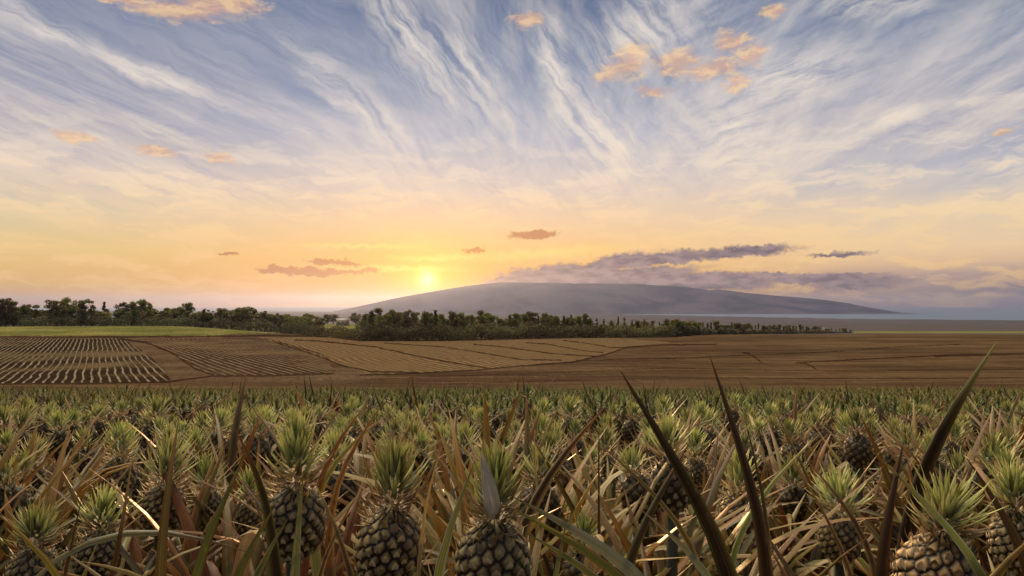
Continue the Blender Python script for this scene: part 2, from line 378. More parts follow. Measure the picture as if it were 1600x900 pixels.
M_MULCH = rows_material('mulched_rows', R(-31.5), 1.55, (0.177, 0.140, 0.096, 1), (0.020, 0.012, 0.007, 1), 0.30, 1.6, (0.115, 0.093, 0.052, 1))
M_MULCH2 = rows_material('thin_rows', R(-33.0), 1.9, (0.168, 0.122, 0.072, 1), (0.036, 0.021, 0.012, 1), 0.26, 1.6, (0.112, 0.083, 0.048, 1))
M_STUBBLE = rows_material('stubble_rows', R(-25.5), 2.3, (0.168, 0.109, 0.056, 1), (0.078, 0.046, 0.022, 1), 0.52, 5.0, (0.118, 0.073, 0.037, 1))

# ------------------------------------------------------------------ terrain
def sstep(a, b, x):
    t = np.clip((x - a) / (b - a), 0, 1); return t * t * (3 - 2 * t)
KY = np.array([-60, 0, 62, 92, 130, 170, 250, 330, 400, 480, 700, 1000, 1500, 3000, 6000, 8700, 12000, 20000.])
KZ = np.array([-1.1 + 7.3, -1.1, -8.66, -11.8, -14.9, -16.0, -16.6, -16.9, -18.0, -21.5, -31.0, -42, -58, -98, -165, -203, -230, -260.])
def wob(x, y):
    return np.sin(x * 0.7 + 1.3 * np.sin(y * 0.9)) * np.cos(y * 1.1 + 0.8 * np.sin(x * 0.6))
def ground(X, Y):
    X = np.asarray(X, float); Y = np.asarray(Y, float)
    z = np.interp(Y, KY, KZ)
    # soften knots
    for d in (-0.06, 0.06): z = z + np.interp(Y * (1 + d), KY, KZ)
    z = np.where(Y < 75, np.interp(Y, KY, KZ), z / 3)
    t = X / np.maximum(Y, 30)
    left = sstep(-0.28, -0.52, t)
    z = z + left * 5.2 * sstep(300, 440, Y) * (1 - sstep(520, 800, Y) * 0.0)
    z = z + sstep(0.02, -0.18, t) * sstep(500, 950, Y) * 12.0 * (1 - sstep(1800, 3500, Y))
    z = z + wob(X * 0.02, Y * 0.02) * 0.35 * sstep(80, 140, Y) * (1 - sstep(600, 1000, Y))
    z = z + wob(X * 0.0025, Y * 0.0025) * 3.0 * sstep(1500, 3000, Y)
    # coast: farther away in front of the mountain
    cst = np.interp(t, [-0.5, 0.0, 0.15, 0.3, 0.5, 0.75, 1.6], [20000, 15500, 13600, 11200, 9300, 8500, 8300])
    lift = np.interp(t, [-0.5, 0.0, 0.3, 0.6, 1.6], [60, 40, 22, 0, 0])
    z = z + lift * sstep(4500, 8500, Y)
    z = np.maximum(z, -196) * (1 - sstep(cst - 250, cst + 120, Y)) + sstep(cst - 250, cst + 120, Y) * -215 * np.ones_like(z)
    return z

def inpoly(px, py, poly):
    inside = np.zeros(px.shape, bool); n = len(poly)
    for i in range(n):
        x1, y1 = poly[i]; x2, y2 = poly[(i + 1) % n]
        if y1 == y2: continue
        c = ((y1 > py) != (y2 > py)) & (px < (x2 - x1) * (py - y1) / (y2 - y1) + x1)
        inside ^= c
    return inside
def grid_faces(nr, nc):
    i = np.arange(nr - 1)[:, None] * nc + np.arange(nc - 1)[None]
    return np.stack([i, i + 1, i + nc + 1, i + nc], -1)      # (nr-1,nc-1,4)
def sub_object(name, V, faces, mat, **kw):
    idx, inv = np.unique(faces.ravel(), return_inverse=True)
    o = mesh_np(name, V[idx], [inv.reshape(faces.shape)], mat); tag(o, kind='structure', **kw); return o

def build_terrain():
    # near ground under the pineapple rows
    xs = np.linspace(-1, 1, 100) ; ys = np.linspace(-60, 62, 140)
    X, Y = np.meshgrid(xs * 99.2, ys)
    Zg = ground(X, Y) + rng.normal(0, 0.02, X.shape) * (np.abs(Y - 62) > 0.5)
    Zg[-1] = ground(X[-1], Y[-1])
    mesh = mesh_np('ground', np.stack([X, Y, Zg], -1).reshape(-1, 3), [grid_faces(140, 100).reshape(-1, 4)], M_NEAR)
    tag(mesh, kind='structure')
    # valley and plain
    rows = [62.0]
    while rows[-1] < 520: rows.append(rows[-1] + max(0.35, rows[-1] ** 2 / (F * 15.5) * 0.55))
    while rows[-1] < 21000: rows.append(rows[-1] * 1.035)
    ts = np.concatenate([np.linspace(-1.6, -0.84, 30)[:-1], np.linspace(-0.84, 0.84, 1000), np.linspace(0.84, 1.6, 30)[1:]])
    rows = np.array(rows)
    T, Y = np.meshgrid(ts, rows); X = T * Y
    Zg = ground(X, Y)
    V = np.stack([X, Y, Zg], -1).reshape(-1, 3)
    Fq = grid_faces(len(rows), len(ts))
    cx = (X[:-1, :-1] + X[1:, 1:]) / 2; cyy = (Y[:-1, :-1] + Y[1:, 1:]) / 2; cz = ground(cx, cyy)
    px, py = project(cx, cyy, cz)
    jx = px + wob(cx * 0.31, cyy * 0.27) * 1.1; jy = py + wob(cx * 0.4 + 3, cyy * 0.3) * 0.35
    cls = np.zeros(px.shape, int)
    near = cyy < 520
    def line(pts, w, k, m=None):
        xs_, ys_ = zip(*pts)
        yl = np.interp(jx, xs_, ys_)
        sel = (np.abs(jy - yl) < w / 2) & (jx > xs_[0]) & (jx < xs_[-1]) & near
        cls[sel if m is None else sel & m] = k
    A = [(-500, 545), (0, 545), (22, 537), (42, 528.5), (190, 528.5), (214, 541), (238, 560), (256, 580), (268, 594), (250, 598), (-500, 602)]
    A = [(-500, 528.5), (30, 528.5)] + A[4:]
    B = [(228, 537), (262, 529.5), (400, 529), (452, 541), (500, 560), (520, 574), (521, 579), (505, 583), (420, 586), (335, 587), (308, 577), (272, 553)]
    Cc = [(405, 527), (700, 526), (960, 527.5), (1050, 535), (985, 541), (947, 553), (895, 565), (809, 571), (740, 578), (613, 584), (575, 582), (534, 571), (490, 556), (440, 538)]
    cls[inpoly(jx, jy, A) & near] = 1
    cls[inpoly(jx, jy, B) & near] = 2
    cls[inpoly(jx, jy, Cc) & near] = 3
    road = [(185, 526), (228, 533), (272, 550), (308, 575), (335, 587), (520, 586), (535, 573), (500, 556), (440, 538), (400, 527), (425, 527), (470, 540), (534, 567), (575, 580), (600, 588), (540, 600), (268, 599), (240, 562), (216, 543)]
    cls[inpoly(jx, jy, road) & near & (cls == 0)] = 5
    G1 = [(-600, 480), (480, 480), (480, 521), (372, 521), (330, 524.5), (-600, 524.5)]
    cls[inpoly(jx, jy, G1) & near & (cyy > 280)] = 4
    line([(-300, 526.5), (0, 526.5), (140, 527), (300, 526), (420, 524), (520, 526), (560, 528)], 2.4, 6)
    line([(-300, 601), (0, 600), (120, 599.5), (260, 597), (330, 588), (420, 587), (520, 584), (524, 579)], 2.6, 6)
    line([(185, 529), (228, 535), (268, 551), (305, 576), (335, 587)], 3.0, 6)
    line([(348, 528), (420, 530), (500, 553), (520, 565)], 1.4, 6)
    line([(460, 531), (500, 533), (586, 542), (655, 557), (720, 569), (760, 575)], 1.8, 6)
    line([(430, 535), (500, 557), (534, 571), (579, 581), (655, 582)], 2.2, 6)
    line([(600, 536), (692, 542), (758, 552), (816, 562), (878, 563)], 1.6, 6)
    line([(740, 538), (785, 542), (861, 552), (930, 557)], 1.6, 6)
    line([(820, 535), (857, 538), (912, 548), (943, 551)], 1.4, 6)
    line([(880, 532), (909, 535), (955, 543), (975, 543)], 1.3, 6)
    line([(560, 586), (613, 585), (740, 579), (809, 572), (895, 566), (947, 554), (981, 542), (1050, 538.5), (1120, 538)], 2.4, 6)
    line([(900, 563), (1050, 560), (1167, 555), (1290, 550), (1400, 542), (1500, 538)], 1.1, 6)
    line([(1160, 551), (1170, 552), (1191, 567)], 2.8, 6)
    line([(1248, 567), (1260, 568), (1276, 577)], 2.6, 6)
    line([(1242, 567), (1394, 559), (1497, 554), (1600, 552.5), (2000, 551)], 1.9, 6)
    line([(1460, 557), (1600, 553), (2000, 551)], 2.8, 6)
    line([(700, 600), (900, 594), (1100, 590), (1400, 592), (1700, 588)], 0.9, 6)
    line([(1040, 575), (1300, 580), (1600, 577)], 0.8, 6)
    line([(640, 590), (900, 581), (1040, 575)], 0.9, 6)
    far = cyy >= 520
    green_far = (far & (px > 1335) & (py > 517.5) & (py < 520.5) & (cyy < 2600)) | (far & (px > 330) & (px < 600) & (cyy < 1500) & (cyy > 620))
    cls[far] = 7
    cls[green_far] = 4
    cls[(cyy > 470) & (cyy < 560) & (px > 1300)] = 0
    sub_object('valley_floor', V, Fq[cls == 0], M_SOIL)
    sub_object('mulched_field', V, Fq[cls == 1], M_MULCH)
    sub_object('planted_field', V, Fq[cls == 2], M_MULCH2)
    sub_object('stubble_field', V, Fq[cls == 3], M_STUBBLE)
    sub_object('grass_field', V, Fq[cls == 4], M_GRASS)
    sub_object('dirt_road', V, Fq[cls == 5], M_ROAD)
    sub_object('dirt_track', V, Fq[cls == 6], M_TRACK)
    m, g = new_mat('plain_land'); p = objpos(g)
    n = g.noise(g.mapping(p, sc=(0.0012, 0.0007, 1)), 1.0, 5, 0.6); n2 = g.noise(g.mapping(p, sc=(0.006, 0.002, 1)), 1.0, 4, 0.6)
    c = g.mix(g.mr(n, 0.4, 0.6), (0.05, 0.042, 0.045, 1), (0.09, 0.066, 0.065, 1)); c = g.mix(g.mr(n2, 0.5, 0.65, 0, 0.6), c, (0.06, 0.07, 0.04, 1))
    finish(m, g, c, 1.0, 0.0)
    sub_object('plain', V, Fq[cls == 7], m)
build_terrain()

def build_sea():
    m, g = new_mat('sea_water')
    n = g.noise(objpos(g), 0.02, 4, 0.6)
    finish(m, g, (0.10, 0.13, 0.17, 1), 0.7, 0.15, bump=n, bstr=0.6, bdist=2.0)
    s = 44000
    xs = np.linspace(-s, s, 20); ys = np.linspace(7000, 43000, 20); X, Y = np.meshgrid(xs, ys)
    tag(mesh_np('sea', np.stack([X, Y, np.full_like(X, -203.0)], -1).reshape(-1, 3), [grid_faces(20, 20).reshape(-1, 4)], m), kind='structure')
build_sea()

def fbm(x, y, o=5):
    v = 0; a = 1.0
    for i in range(o):
        v = v + a * wob(x * 2 ** i + i * 3.7, y * 2 ** i + i * 1.9); a *= 0.5
    return v
def build_mountain():
    pts = [(380, 497), (440, 494), (510, 489), (560, 479), (620, 466), (668, 457), (700, 451), (740, 444.5), (780, 440), (840, 441), (900, 442), (960, 442), (1000, 443), (1060, 447), (1100, 451),
           (1112, 453), (1124, 451.5), (1150, 454.5), (1165, 457), (1200, 460.5), (1250, 464.5), (1290, 468.5), (1330, 474), (1355, 480), (1380, 490)]
    Yr = 16500.0
    xp = np.array([p[0] for p in pts]); yp = np.array([p[1] for p in pts])
    nx = 260; xs = np.linspace(390, 1375, nx)
    ridge = (HY - np.interp(xs, xp, yp)) / F * Yr + 205 + 5 * fbm(xs * 0.05, xs * 0.013)   # height above sea level
    t = (xs - 800) / F
    v = np.linspace(-1, 1, 90)
    W = 2800.0
    T, Vv = np.meshgrid(t, v)
    Y = Yr + Vv * W + 160 * fbm(T * 9, Vv * 2.0, 3)
    X = T * Yr + Vv * W * T * 0.3
    prof = (1 - np.abs(Vv)) ** 1.12
    gul = fbm(T * 34 + Vv * 0.8, Vv * 1.4 + T * 3, 5)
    H = ridge[None] * prof * (1 + 0.30 * gul * (1 - prof) * 1.4) 
    Z = -206 + np.maximum(H, 0) 
    m, g = new_mat('mountain_slope'); p = objpos(g)
    n = g.noise(p, 0.0009, 6, 0.65)
    finish(m, g, g.mix(g.mr(n, 0.4, 0.6), (0.035, 0.035, 0.045, 1), (0.085, 0.07, 0.08, 1)), 1.0, 0.0)
    tag(mesh_np('mountain', np.stack([X, Y, Z], -1).reshape(-1, 3), [grid_faces(90, nx).reshape(-1, 4)], m), kind='structure')
build_mountain()

def build_haze():
    DENS = 3.3e-5
    m = bpy.data.materials.new('haze'); m.use_nodes = True; nt = m.node_tree; nt.nodes.clear()
    v = nt.nodes.new('ShaderNodeVolumePrincipled'); v.inputs['Density'].default_value = DENS
    v.inputs['Color'].default_value = (0.32, 0.37, 0.58, 1); v.inputs['Anisotropy'].default_value = 0.66
    v.inputs['Absorption Color'].default_value = (0, 0, 0, 1)
    o = nt.nodes.new('ShaderNodeOutputMaterial'); nt.links.new(v.outputs[0], o.inputs['Volume'])
    x0, x1, y0, y1, z0, z1 = -45000, 45000, -400, 44000, -262, 420
    V = [(x, y, z) for z in (z0, z1) for y in (y0, y1) for x in (x0, x1)]
    Fq = [(0, 2, 3, 1), (4, 5, 7, 6), (0, 1, 5, 4), (2, 6, 7, 3), (0, 4, 6, 2), (1, 3, 7, 5)]
    tag(mesh_np('haze', V, [Fq], m, smooth=False), kind='stuff')
build_haze()

# ------------------------------------------------------------------ trees
def tube(acc, pts, rad, col, n=6):
    pts = np.asarray(pts, float); rad = np.asarray(rad, float); k = len(pts)
    tan = np.gradient(pts, axis=0); tan /= np.linalg.norm(tan, axis=1)[:, None] + 1e-9
    up = np.where(np.abs(tan[:, 2:3]) > 0.9, np.array([[1.0, 0, 0]]), np.array([[0, 0, 1.0]]))
    s = np.cross(tan, up); s /= np.linalg.norm(s, axis=1)[:, None]; u = np.cross(s, tan)
    a = np.linspace(0, 2 * np.pi, n, endpoint=False)
    V = pts[:, None] + rad[:, None, None] * (s[:, None] * np.cos(a)[None, :, None] + u[:, None] * np.sin(a)[None, :, None])
    i = np.arange(k - 1)[:, None] * n + np.arange(n)[None]; j = np.arange(k - 1)[:, None] * n + (np.arange(n)[None] + 1) % n
    acc.add(V.reshape(-1, 3), np.stack([i, j, j + n, i + n], -1).reshape(-1, 4), col)
def quads(acc, cen, size, cols, r, flat=0.0):
    n = len(cen)
    a = r.normal(size=(n, 3)); a /= np.linalg.norm(a, axis=1)[:, None]
    b = r.normal(size=(n, 3)); b -= (a * b).sum(1)[:, None] * a; b /= np.linalg.norm(b, axis=1)[:, None]
    s = (size * r.uniform(0.6, 1.4, n))[:, None]
    V = np.stack([cen - a * s, cen - b * s * 0.5, cen + a * s, cen + b * s * 0.5], 1)
    Fq = np.arange(n * 4).reshape(n, 4)
    acc.add(V.reshape(-1, 3), Fq, np.repeat(cols, 4, 0))
def tree_meshes(kind, seed):
    """unit tree: 10 m tall, base at origin."""
    r = np.random.default_rng(seed)
    ta = Acc(); tb = Acc()
    H = 10.0
    lean = r.uniform(-0.5, 0.5, 2)
    top = np.array([lean[0], lean[1], H * 0.86])
    zs = np.linspace(0, 1, 8)
    pts = np.outer(zs, top) + np.c_[0.12 * np.sin(zs * 5 + seed), 0.12 * np.cos(zs * 4 + seed), np.zeros(8)]
    tube(ta, pts, 0.20 * (1 - zs) ** 0.8 + 0.025, (0.2, 0.16, 0.12))
    cl = []
    if kind == 'broad':          # open rounded eucalypt
        for i in range(26):
            f = r.uniform(0.22, 1.0); a = r.uniform(0, 2 * np.pi); rad = r.uniform(0.6, 2.9) * math.sin(math.pi * min(1, (f - 0.2) * 1.08)) ** 0.6
            cl.append((np.array([math.cos(a) * rad + lean[0] * f, math.sin(a) * rad, H * f * 0.93]), r.uniform(0.75, 1.35)))
    elif kind == 'oval':
        for i in range(24):
            f = r.uniform(0.10, 0.97); a = r.uniform(0, 2 * np.pi); rad = r.uniform(0.2, 1.5) * math.sin(math.pi * min(1, f * 0.93)) ** 0.7
            cl.append((np.array([math.cos(a) * rad + lean[0] * f, math.sin(a) * rad, H * f * 0.95]), r.uniform(0.6, 1.1)))
    elif kind == 'slim':         # pointed
        for i in range(15):
            f = r.uniform(0.15, 1.0); a = r.uniform(0, 2 * np.pi); rad = r.uniform(0.1, 1.0) * (1.15 - f)
            cl.append((np.array([math.cos(a) * rad + lean[0] * f, math.sin(a) * rad, H * f * 0.96]), r.uniform(0.45, 0.8) * (1.3 - 0.6 * f)))
    else:                        # bare-stemmed tuft
        for i in range(14):
            f = r.uniform(0.45, 1.0); a = r.uniform(0, 2 * np.pi); rad = r.uniform(0.2, 1.5)
            cl.append((np.array([math.cos(a) * rad + lean[0] * f, math.sin(a) * rad, H * f * 0.94]), r.uniform(0.5, 0.95)))
    for c, s in cl:
        zf = max(0.12, c[2] / (H * 0.86) * 0.72)
        st = np.array([np.interp(zf, zs, pts[:, k]) for k in range(3)])
        mid = (st + c) / 2 + np.array([0, 0, -0.15])
        tube(ta, [st, mid, c], [0.07, 0.05, 0.02], (0.2, 0.16, 0.12), 4)
        n = int(70 * s * s + 26)
        d = r.normal(size=(n, 3)); d /= np.linalg.norm(d, axis=1)[:, None]
        p = c + d * (s * r.uniform(0.25, 1.0, n) ** 0.6)[:, None] * np.array([1, 1, 0.78])
        base = np.array([(0.08, 0.088, 0.022), (0.105, 0.108, 0.026), (0.12, 0.095, 0.032)][r.integers(0, 3)])
        cols = base[None] * r.uniform(0.7, 2.0, (n, 1))
        quads(tb, p, 0.27, cols, r)
    return ta.build('trunk', M_BARK, link=False), tb.build('crown', M_TREE, link=False, smooth=False)
TREES = {k: [tree_meshes(k, 10 * i + j) for j in range(4)] for i, k in enumerate(('broad', 'oval', 'slim', 'tuft'))}
KIND_LABEL = {'broad': 'open round gum tree', 'oval': 'dense oval tree', 'slim': 'slim pointed tree', 'tuft': 'bare-stemmed tufted tree'}
def add_tree(px, Y, top_y, kind, v, label, group, cat='tree', wide=1.0, rs=None, name='tree'):
    X = (px - 800) / F * Y
    z = float(ground(X, Y)) - 0.1
    ztop = (HY - top_y) / F * Y
    h = max(2.0, ztop - z)
    o = empty(name, (X, Y, z), random.uniform(0, 6.28))
    s = h / 10.0
    sx = s * wide if h > 6 else s * wide * 1.1
    o.scale = (sx, sx, s)
    tag(o, label, cat, group)
    tm, cm = TREES[kind][v % 4]
    for nm, me in (('trunk', tm), ('crown', cm)):
        place_mesh(nm, me, o)
    return o
ORD = ['first', 'second', 'third', 'fourth', 'fifth', 'sixth', 'seventh', 'eighth', 'ninth', 'tenth', 'eleventh', 'twelfth', 'thirteenth', 'fourteenth', 'fifteenth',
       'sixteenth', 'seventeenth', 'eighteenth', 'nineteenth', 'twentieth', 'twenty-first', 'twenty-second', 'twenty-third', 'twenty-fourth', 'twenty-fifth', 'twenty-sixth', 'twenty-seventh', 'twenty-eighth', 'twenty-ninth', 'thirtieth']
def build_trees():
    left = [(-38, 470, 'broad'), (3, 461, 'broad'), (22, 468, 'oval'), (40, 472, 'broad'), (58, 476, 'tuft'), (88, 464, 'broad'), (108, 463, 'broad'), (128, 468, 'oval'), (143, 467, 'tuft'), (164, 470, 'slim'),
            (190, 471, 'broad'), (207, 470, 'oval'), (222, 468, 'broad'), (235, 470, 'oval'), (262, 479, 'oval'), (275, 476, 'broad'), (292, 473, 'broad'), (318, 480, 'oval'), (330, 483, 'tuft'),
            (348, 478, 'broad'), (366, 479, 'oval'), (378, 475, 'broad'), (390, 479, 'broad'), (410, 484, 'tuft'), (433, 484, 'slim')]
    for i, (x, y, k) in enumerate(left):
        Y = 440 + random.uniform(-12, 25) + max(0, x) * 0.06
        add_tree(x, Y, y, k, i, f'{KIND_LABEL[k]}, {ORD[i]} from left behind the green strip', 'trees behind the green strip', wide=random.uniform(0.95, 1.25))
    x = -40
    while x < 450:
        Y = 455 + random.uniform(0, 25)
        add_tree(x, Y, np.interp(x, [0, 250, 350, 450], [478, 484, 486, 491]) + random.uniform(-3, 4), random.choice(['broad', 'oval']), random.randrange(4), 'lower tree in the rank behind the tallest left trees', 'lower trees behind the green strip', wide=random.uniform(1.3, 1.8))
        x += random.uniform(9, 14)
    gap = [(482, 489, 900), (498, 493, 940), (512, 491, 930), (521, 489, 1000), (556, 488, 960), (556, 493, 900), (572, 490, 930), (460, 492, 880), (446, 491, 860)]
    for i, (x, y, Y) in enumerate(sorted(gap)):
        add_tree(x, Y, y, 'broad', i, f'small far tree, {ORD[i]} from the left around the pale farmhouse', 'small far trees by the farmhouse', wide=random.uniform(1.3, 2.2))
    for i in range(16):
        x = 436 + i * 8.2 + random.uniform(-3, 3)
        if 508 < x < 562: continue
        add_tree(x, 430 + random.uniform(0, 60), 494 + random.uniform(-5, 4), random.choice(['broad', 'oval']), i, 'low tree in the dip between the left row and the wood', 'low trees in the dip', wide=random.uniform(1.2, 1.8))
    # main wood in the middle
    n = 0
    cen = [(571, 484, 'slim'), (578, 482, 'oval'), (590, 478, 'oval'), (597, 486, 'broad'), (612, 484, 'broad'), (625, 482, 'broad'), (636, 483, 'broad'), (650, 486, 'tuft'), (668, 487, 'broad'), (681, 482, 'slim'), (690, 488, 'oval'),
           (705, 485, 'oval'), (718, 489, 'broad'), (737, 489, 'oval'), (752, 482, 'oval'), (766, 492, 'oval'), (782, 493, 'oval'), (795, 488, 'oval'), (805, 487, 'oval'), (820, 489, 'oval')]
    x = 832
    r = random.Random(3)
    while x < 1050:
        cen.append((x, 488.5 + (x - 832) * 0.052 + r.uniform(-3, 3.5), r.choice(['oval', 'slim', 'oval', 'slim', 'broad']))); x += r.uniform(8, 12)
    for i, (x, y, k) in enumerate(cen):
        Y = 335 + max(0, (x - 700)) * 0.13 + r.uniform(-8, 12)
        if i < 20: lab = f'{KIND_LABEL[k]}, {ORD[i]} from left along the front of the wood'
        else: lab = f'{KIND_LABEL[k]} in the middle stretch of the wood below the cloud bank'
        add_tree(x, Y, y, k, i, lab, 'trees of the wood', wide=r.uniform(0.85, 1.15))
    # second rank, filling between and below
    x = 566
    while x < 1060:
        k = r.choice(['oval', 'broad', 'broad'])
        Y = 352 + max(0, (x - 700)) * 0.13 + r.uniform(0, 25)
        add_tree(x, Y, 494 + max(0, x - 760) * 0.045 + r.uniform(-7, 6), k, r.randint(0, 3), f'{KIND_LABEL[k]} half hidden in the second rank of the wood', 'trees in the second rank of the wood', wide=r.uniform(1.1, 1.5))
        x += r.uniform(8, 13)
    # tail of the wood running away to the right
    x = 1052
    while x < 1335:
        f = (x - 1050) / 285
        Y = 392 + 600 * f ** 1.5
        topy = np.interp(x, [1050, 1100, 1160, 1220, 1260, 1300, 1340], [498, 502, 505, 507.5, 510, 513, 515.5])
        k = r.choice(['oval', 'slim', 'broad', 'slim'])
        add_tree(x, Y + r.uniform(-12, 20), topy + r.uniform(-3.5, 1.8), k, r.randint(0, 3), f'{KIND_LABEL[k]} in the low tail of the wood at right', 'trees in the tail of the wood', wide=r.uniform(1.2, 1.7))
        x += r.uniform(4.5, 7)
build_trees()

def build_undergrowth():
    r = np.random.default_rng(5)
    def mass(name, xs, Yf, topf, n, size, base):
        acc = Acc()
        px = r.uniform(xs[0], xs[1], n); Y = Yf(px) + r.uniform(-5, 9, n)
        X = (px - 800) / F * Y; z0 = ground(X, Y)
        top = (HY - topf(px)) / F * Y - z0
        lump = 0.72 + 0.28 * wob(X * 0.35, Y * 0.3)
        top = np.maximum(0.8, top * lump)
        z = z0 + top * r.uniform(0, 1, n) ** 0.75
        cols = np.array(base)[None] * r.uniform(0.5, 1.6, (n, 1)) * np.where(wob(X * 0.12, z * 0.2) > 0.2, 1.35, 0.9)[:, None]
        quads(acc, np.c_[X, Y, z], size, cols, r)
        o = acc.build(name, M_TREE, smooth=False)
        return o
    o = mass('undergrowth', (-300, 470), lambda p: 432 + np.maximum(0, p) * 0.05, lambda p: np.interp(p, [0, 250, 470], [489, 492, 500]) + 1.5 * np.sin(p * 0.12), 26000, 0.55, (0.075, 0.07, 0.032))
    tag(o, 'dark brown scrub along the foot of the trees behind the green strip', 'scrub', kind='stuff')
    o = mass('undergrowth', (440, 1056), lambda p: 322 + np.maximum(0, p - 700) * 0.13 + np.maximum(0, 560 - p) * 0.9, lambda p: np.interp(p, [440, 500, 520, 552, 566, 640, 760, 900, 1060], [501, 503, 508, 508, 500, 500, 502, 503, 507]) + 2 * np.sin(p * 0.09), 34000, 0.5, (0.085, 0.07, 0.03))
    tag(o, 'dark brown scrub filling the front edge of the wood', 'scrub', kind='stuff')
    o = mass('undergrowth', (1050, 1330), lambda p: 378 + 600 * (np.maximum(0, p - 1050) / 285) ** 1.5, lambda p: np.interp(p, [1050, 1160, 1250, 1330], [510, 513, 515, 518.5]), 16000, 0.75, (0.085, 0.075, 0.04))
    tag(o, 'low dark scrub under the tail of the wood', 'scrub', kind='stuff')
build_undergrowth()

# far farm buildings
def simple_mat(name, c, rough=0.8):
    m, g = new_mat(name); n = g.noise(objpos(g), 1.3, 4, 0.6)
    return finish(m, g, g.mix(g.mr(n, 0.35, 0.7), c, tuple(v * 0.75 for v in c[:3]) + (1,)), rough)
M_WALL = simple_mat('pale_wall', (0.40, 0.32, 0.22, 1)); M_ROOF = simple_mat('metal_roof', (0.28, 0.24, 0.20, 1), 0.5); M_GLASS = simple_mat('window_glass', (0.05, 0.06, 0.07, 1), 0.2)
def box(acc, a, b, col=(1, 1, 1)):
    (x0, y0, z0), (x1, y1, z1) = a, b
    V = [(x, y, z) for z in (z0, z1) for y in (y0, y1) for x in (x0, x1)]
    acc.add(V, [(0, 2, 3, 1), (4, 5, 7, 6), (0, 1, 5, 4), (2, 6, 7, 3), (0, 4, 6, 2), (1, 3, 7, 5)], col)
def house(px, base_y, Y, w, h, d, rz, label, cat, name):
    X = (px - 800) / F * Y; z = max(float(ground(X, Y)), (HY - base_y) / F * Y)
    z = float(ground(X, Y)) - 0.3
    h = h + max(0, (HY - base_y) / F * Y - z)
    o = empty(name, (X, Y, z), rz); tag(o, label, cat)
    a = Acc(); box(a, (-w / 2, -d / 2, 0), (w / 2, d / 2, h)); a.build('wall', M_WALL, o, smooth=False)
    a = Acc(); e = 0.5; rh = d * 0.22
    V = []
    for x in (-w / 2 - e, w / 2 + e):
        V += [(x, -d / 2 - e, h + 0.003), (x, d / 2 + e, h + 0.003), (x, 0, h + rh), (x, -d / 2 - e, h + 0.2), (x, d / 2 + e, h + 0.2), (x, 0, h + rh + 0.2)]
    a.add(V, [(3, 5, 11, 9), (5, 4, 10, 11), (0, 3, 9, 6), (1, 7, 10, 4), (0, 6, 8, 2), (1, 2, 8, 7), (0, 2, 5, 3), (2, 1, 4, 5), (6, 9, 11, 8), (8, 11, 10, 7)], (1, 1, 1)); a.build('roof', M_ROOF, o, smooth=False)
    for k in range(3):
        x = -w / 2 + w * (k + 0.5) / 3
        a = Acc(); box(a, (x - 0.7, -d / 2 - 0.05, h - 2.4), (x + 0.7, -d / 2 - 0.003, h - 1.1)); a.build('window', M_GLASS, o, smooth=False)
house(536, 506, 820, 15, 4.2, 9, 0.2, 'pale farmhouse with low pitched roof between far trees', 'house', 'farmhouse')
house(1284, 517, 900, 11, 2.6, 6, -0.1, 'long pale shed at the end of the wood', 'shed', 'farm_shed')

# ------------------------------------------------------------------ pineapple plants
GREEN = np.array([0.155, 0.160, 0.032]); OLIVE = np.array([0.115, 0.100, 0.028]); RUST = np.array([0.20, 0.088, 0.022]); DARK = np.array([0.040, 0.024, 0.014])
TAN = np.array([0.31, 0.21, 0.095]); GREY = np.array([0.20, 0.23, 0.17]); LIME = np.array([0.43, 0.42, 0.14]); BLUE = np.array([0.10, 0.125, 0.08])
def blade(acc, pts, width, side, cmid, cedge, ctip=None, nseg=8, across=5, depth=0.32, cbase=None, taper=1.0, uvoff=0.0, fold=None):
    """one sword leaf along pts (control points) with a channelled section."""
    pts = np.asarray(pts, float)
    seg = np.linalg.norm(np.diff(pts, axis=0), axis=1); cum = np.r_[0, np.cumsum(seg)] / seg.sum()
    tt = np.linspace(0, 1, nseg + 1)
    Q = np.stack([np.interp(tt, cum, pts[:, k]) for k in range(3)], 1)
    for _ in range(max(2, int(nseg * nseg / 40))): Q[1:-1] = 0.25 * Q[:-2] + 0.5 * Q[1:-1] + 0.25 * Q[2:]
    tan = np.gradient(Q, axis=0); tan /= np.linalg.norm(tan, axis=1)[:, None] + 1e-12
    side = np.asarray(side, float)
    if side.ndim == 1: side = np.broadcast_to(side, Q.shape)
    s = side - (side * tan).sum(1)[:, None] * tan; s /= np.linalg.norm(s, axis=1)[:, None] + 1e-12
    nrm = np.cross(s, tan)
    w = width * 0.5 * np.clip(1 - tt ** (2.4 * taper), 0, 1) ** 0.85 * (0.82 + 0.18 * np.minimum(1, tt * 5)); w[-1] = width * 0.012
    u = np.linspace(-1, 1, across)
    dz = (u ** 2) * depth
    V = Q[:, None] + s[:, None] * (u[None, :, None] * w[:, None, None]) + nrm[:, None] * (dz[None, :, None] * 2 * w[:, None, None])
    cm = np.asarray(cmid)[None, None] * np.ones((nseg + 1, across, 1))
    ce = np.asarray(cedge)[None, None]; e = (np.abs(u) ** 3)[None, :, None]
    col = cm * (1 - e) + ce * e
    if ctip is not None:
        k0 = 0.86 if nseg >= 18 else 0.72
        k = (np.clip((tt - k0) / (1 - k0), 0, 1) ** 1.3)[:, None, None]; col = col * (1 - k) + np.asarray(ctip)[None, None] * k
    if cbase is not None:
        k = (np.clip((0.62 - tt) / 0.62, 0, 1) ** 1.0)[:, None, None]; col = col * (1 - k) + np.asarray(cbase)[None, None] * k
    uv = np.stack(np.broadcast_arrays((u * 0.5 + 0.5)[None] + uvoff * 7.0, tt[:, None] + uvoff * 3.0), -1)
    acc.add(V.reshape(-1, 3), grid_faces(nseg + 1, across).reshape(-1, 4), col.reshape(-1, 3), uv.reshape(-1, 2))

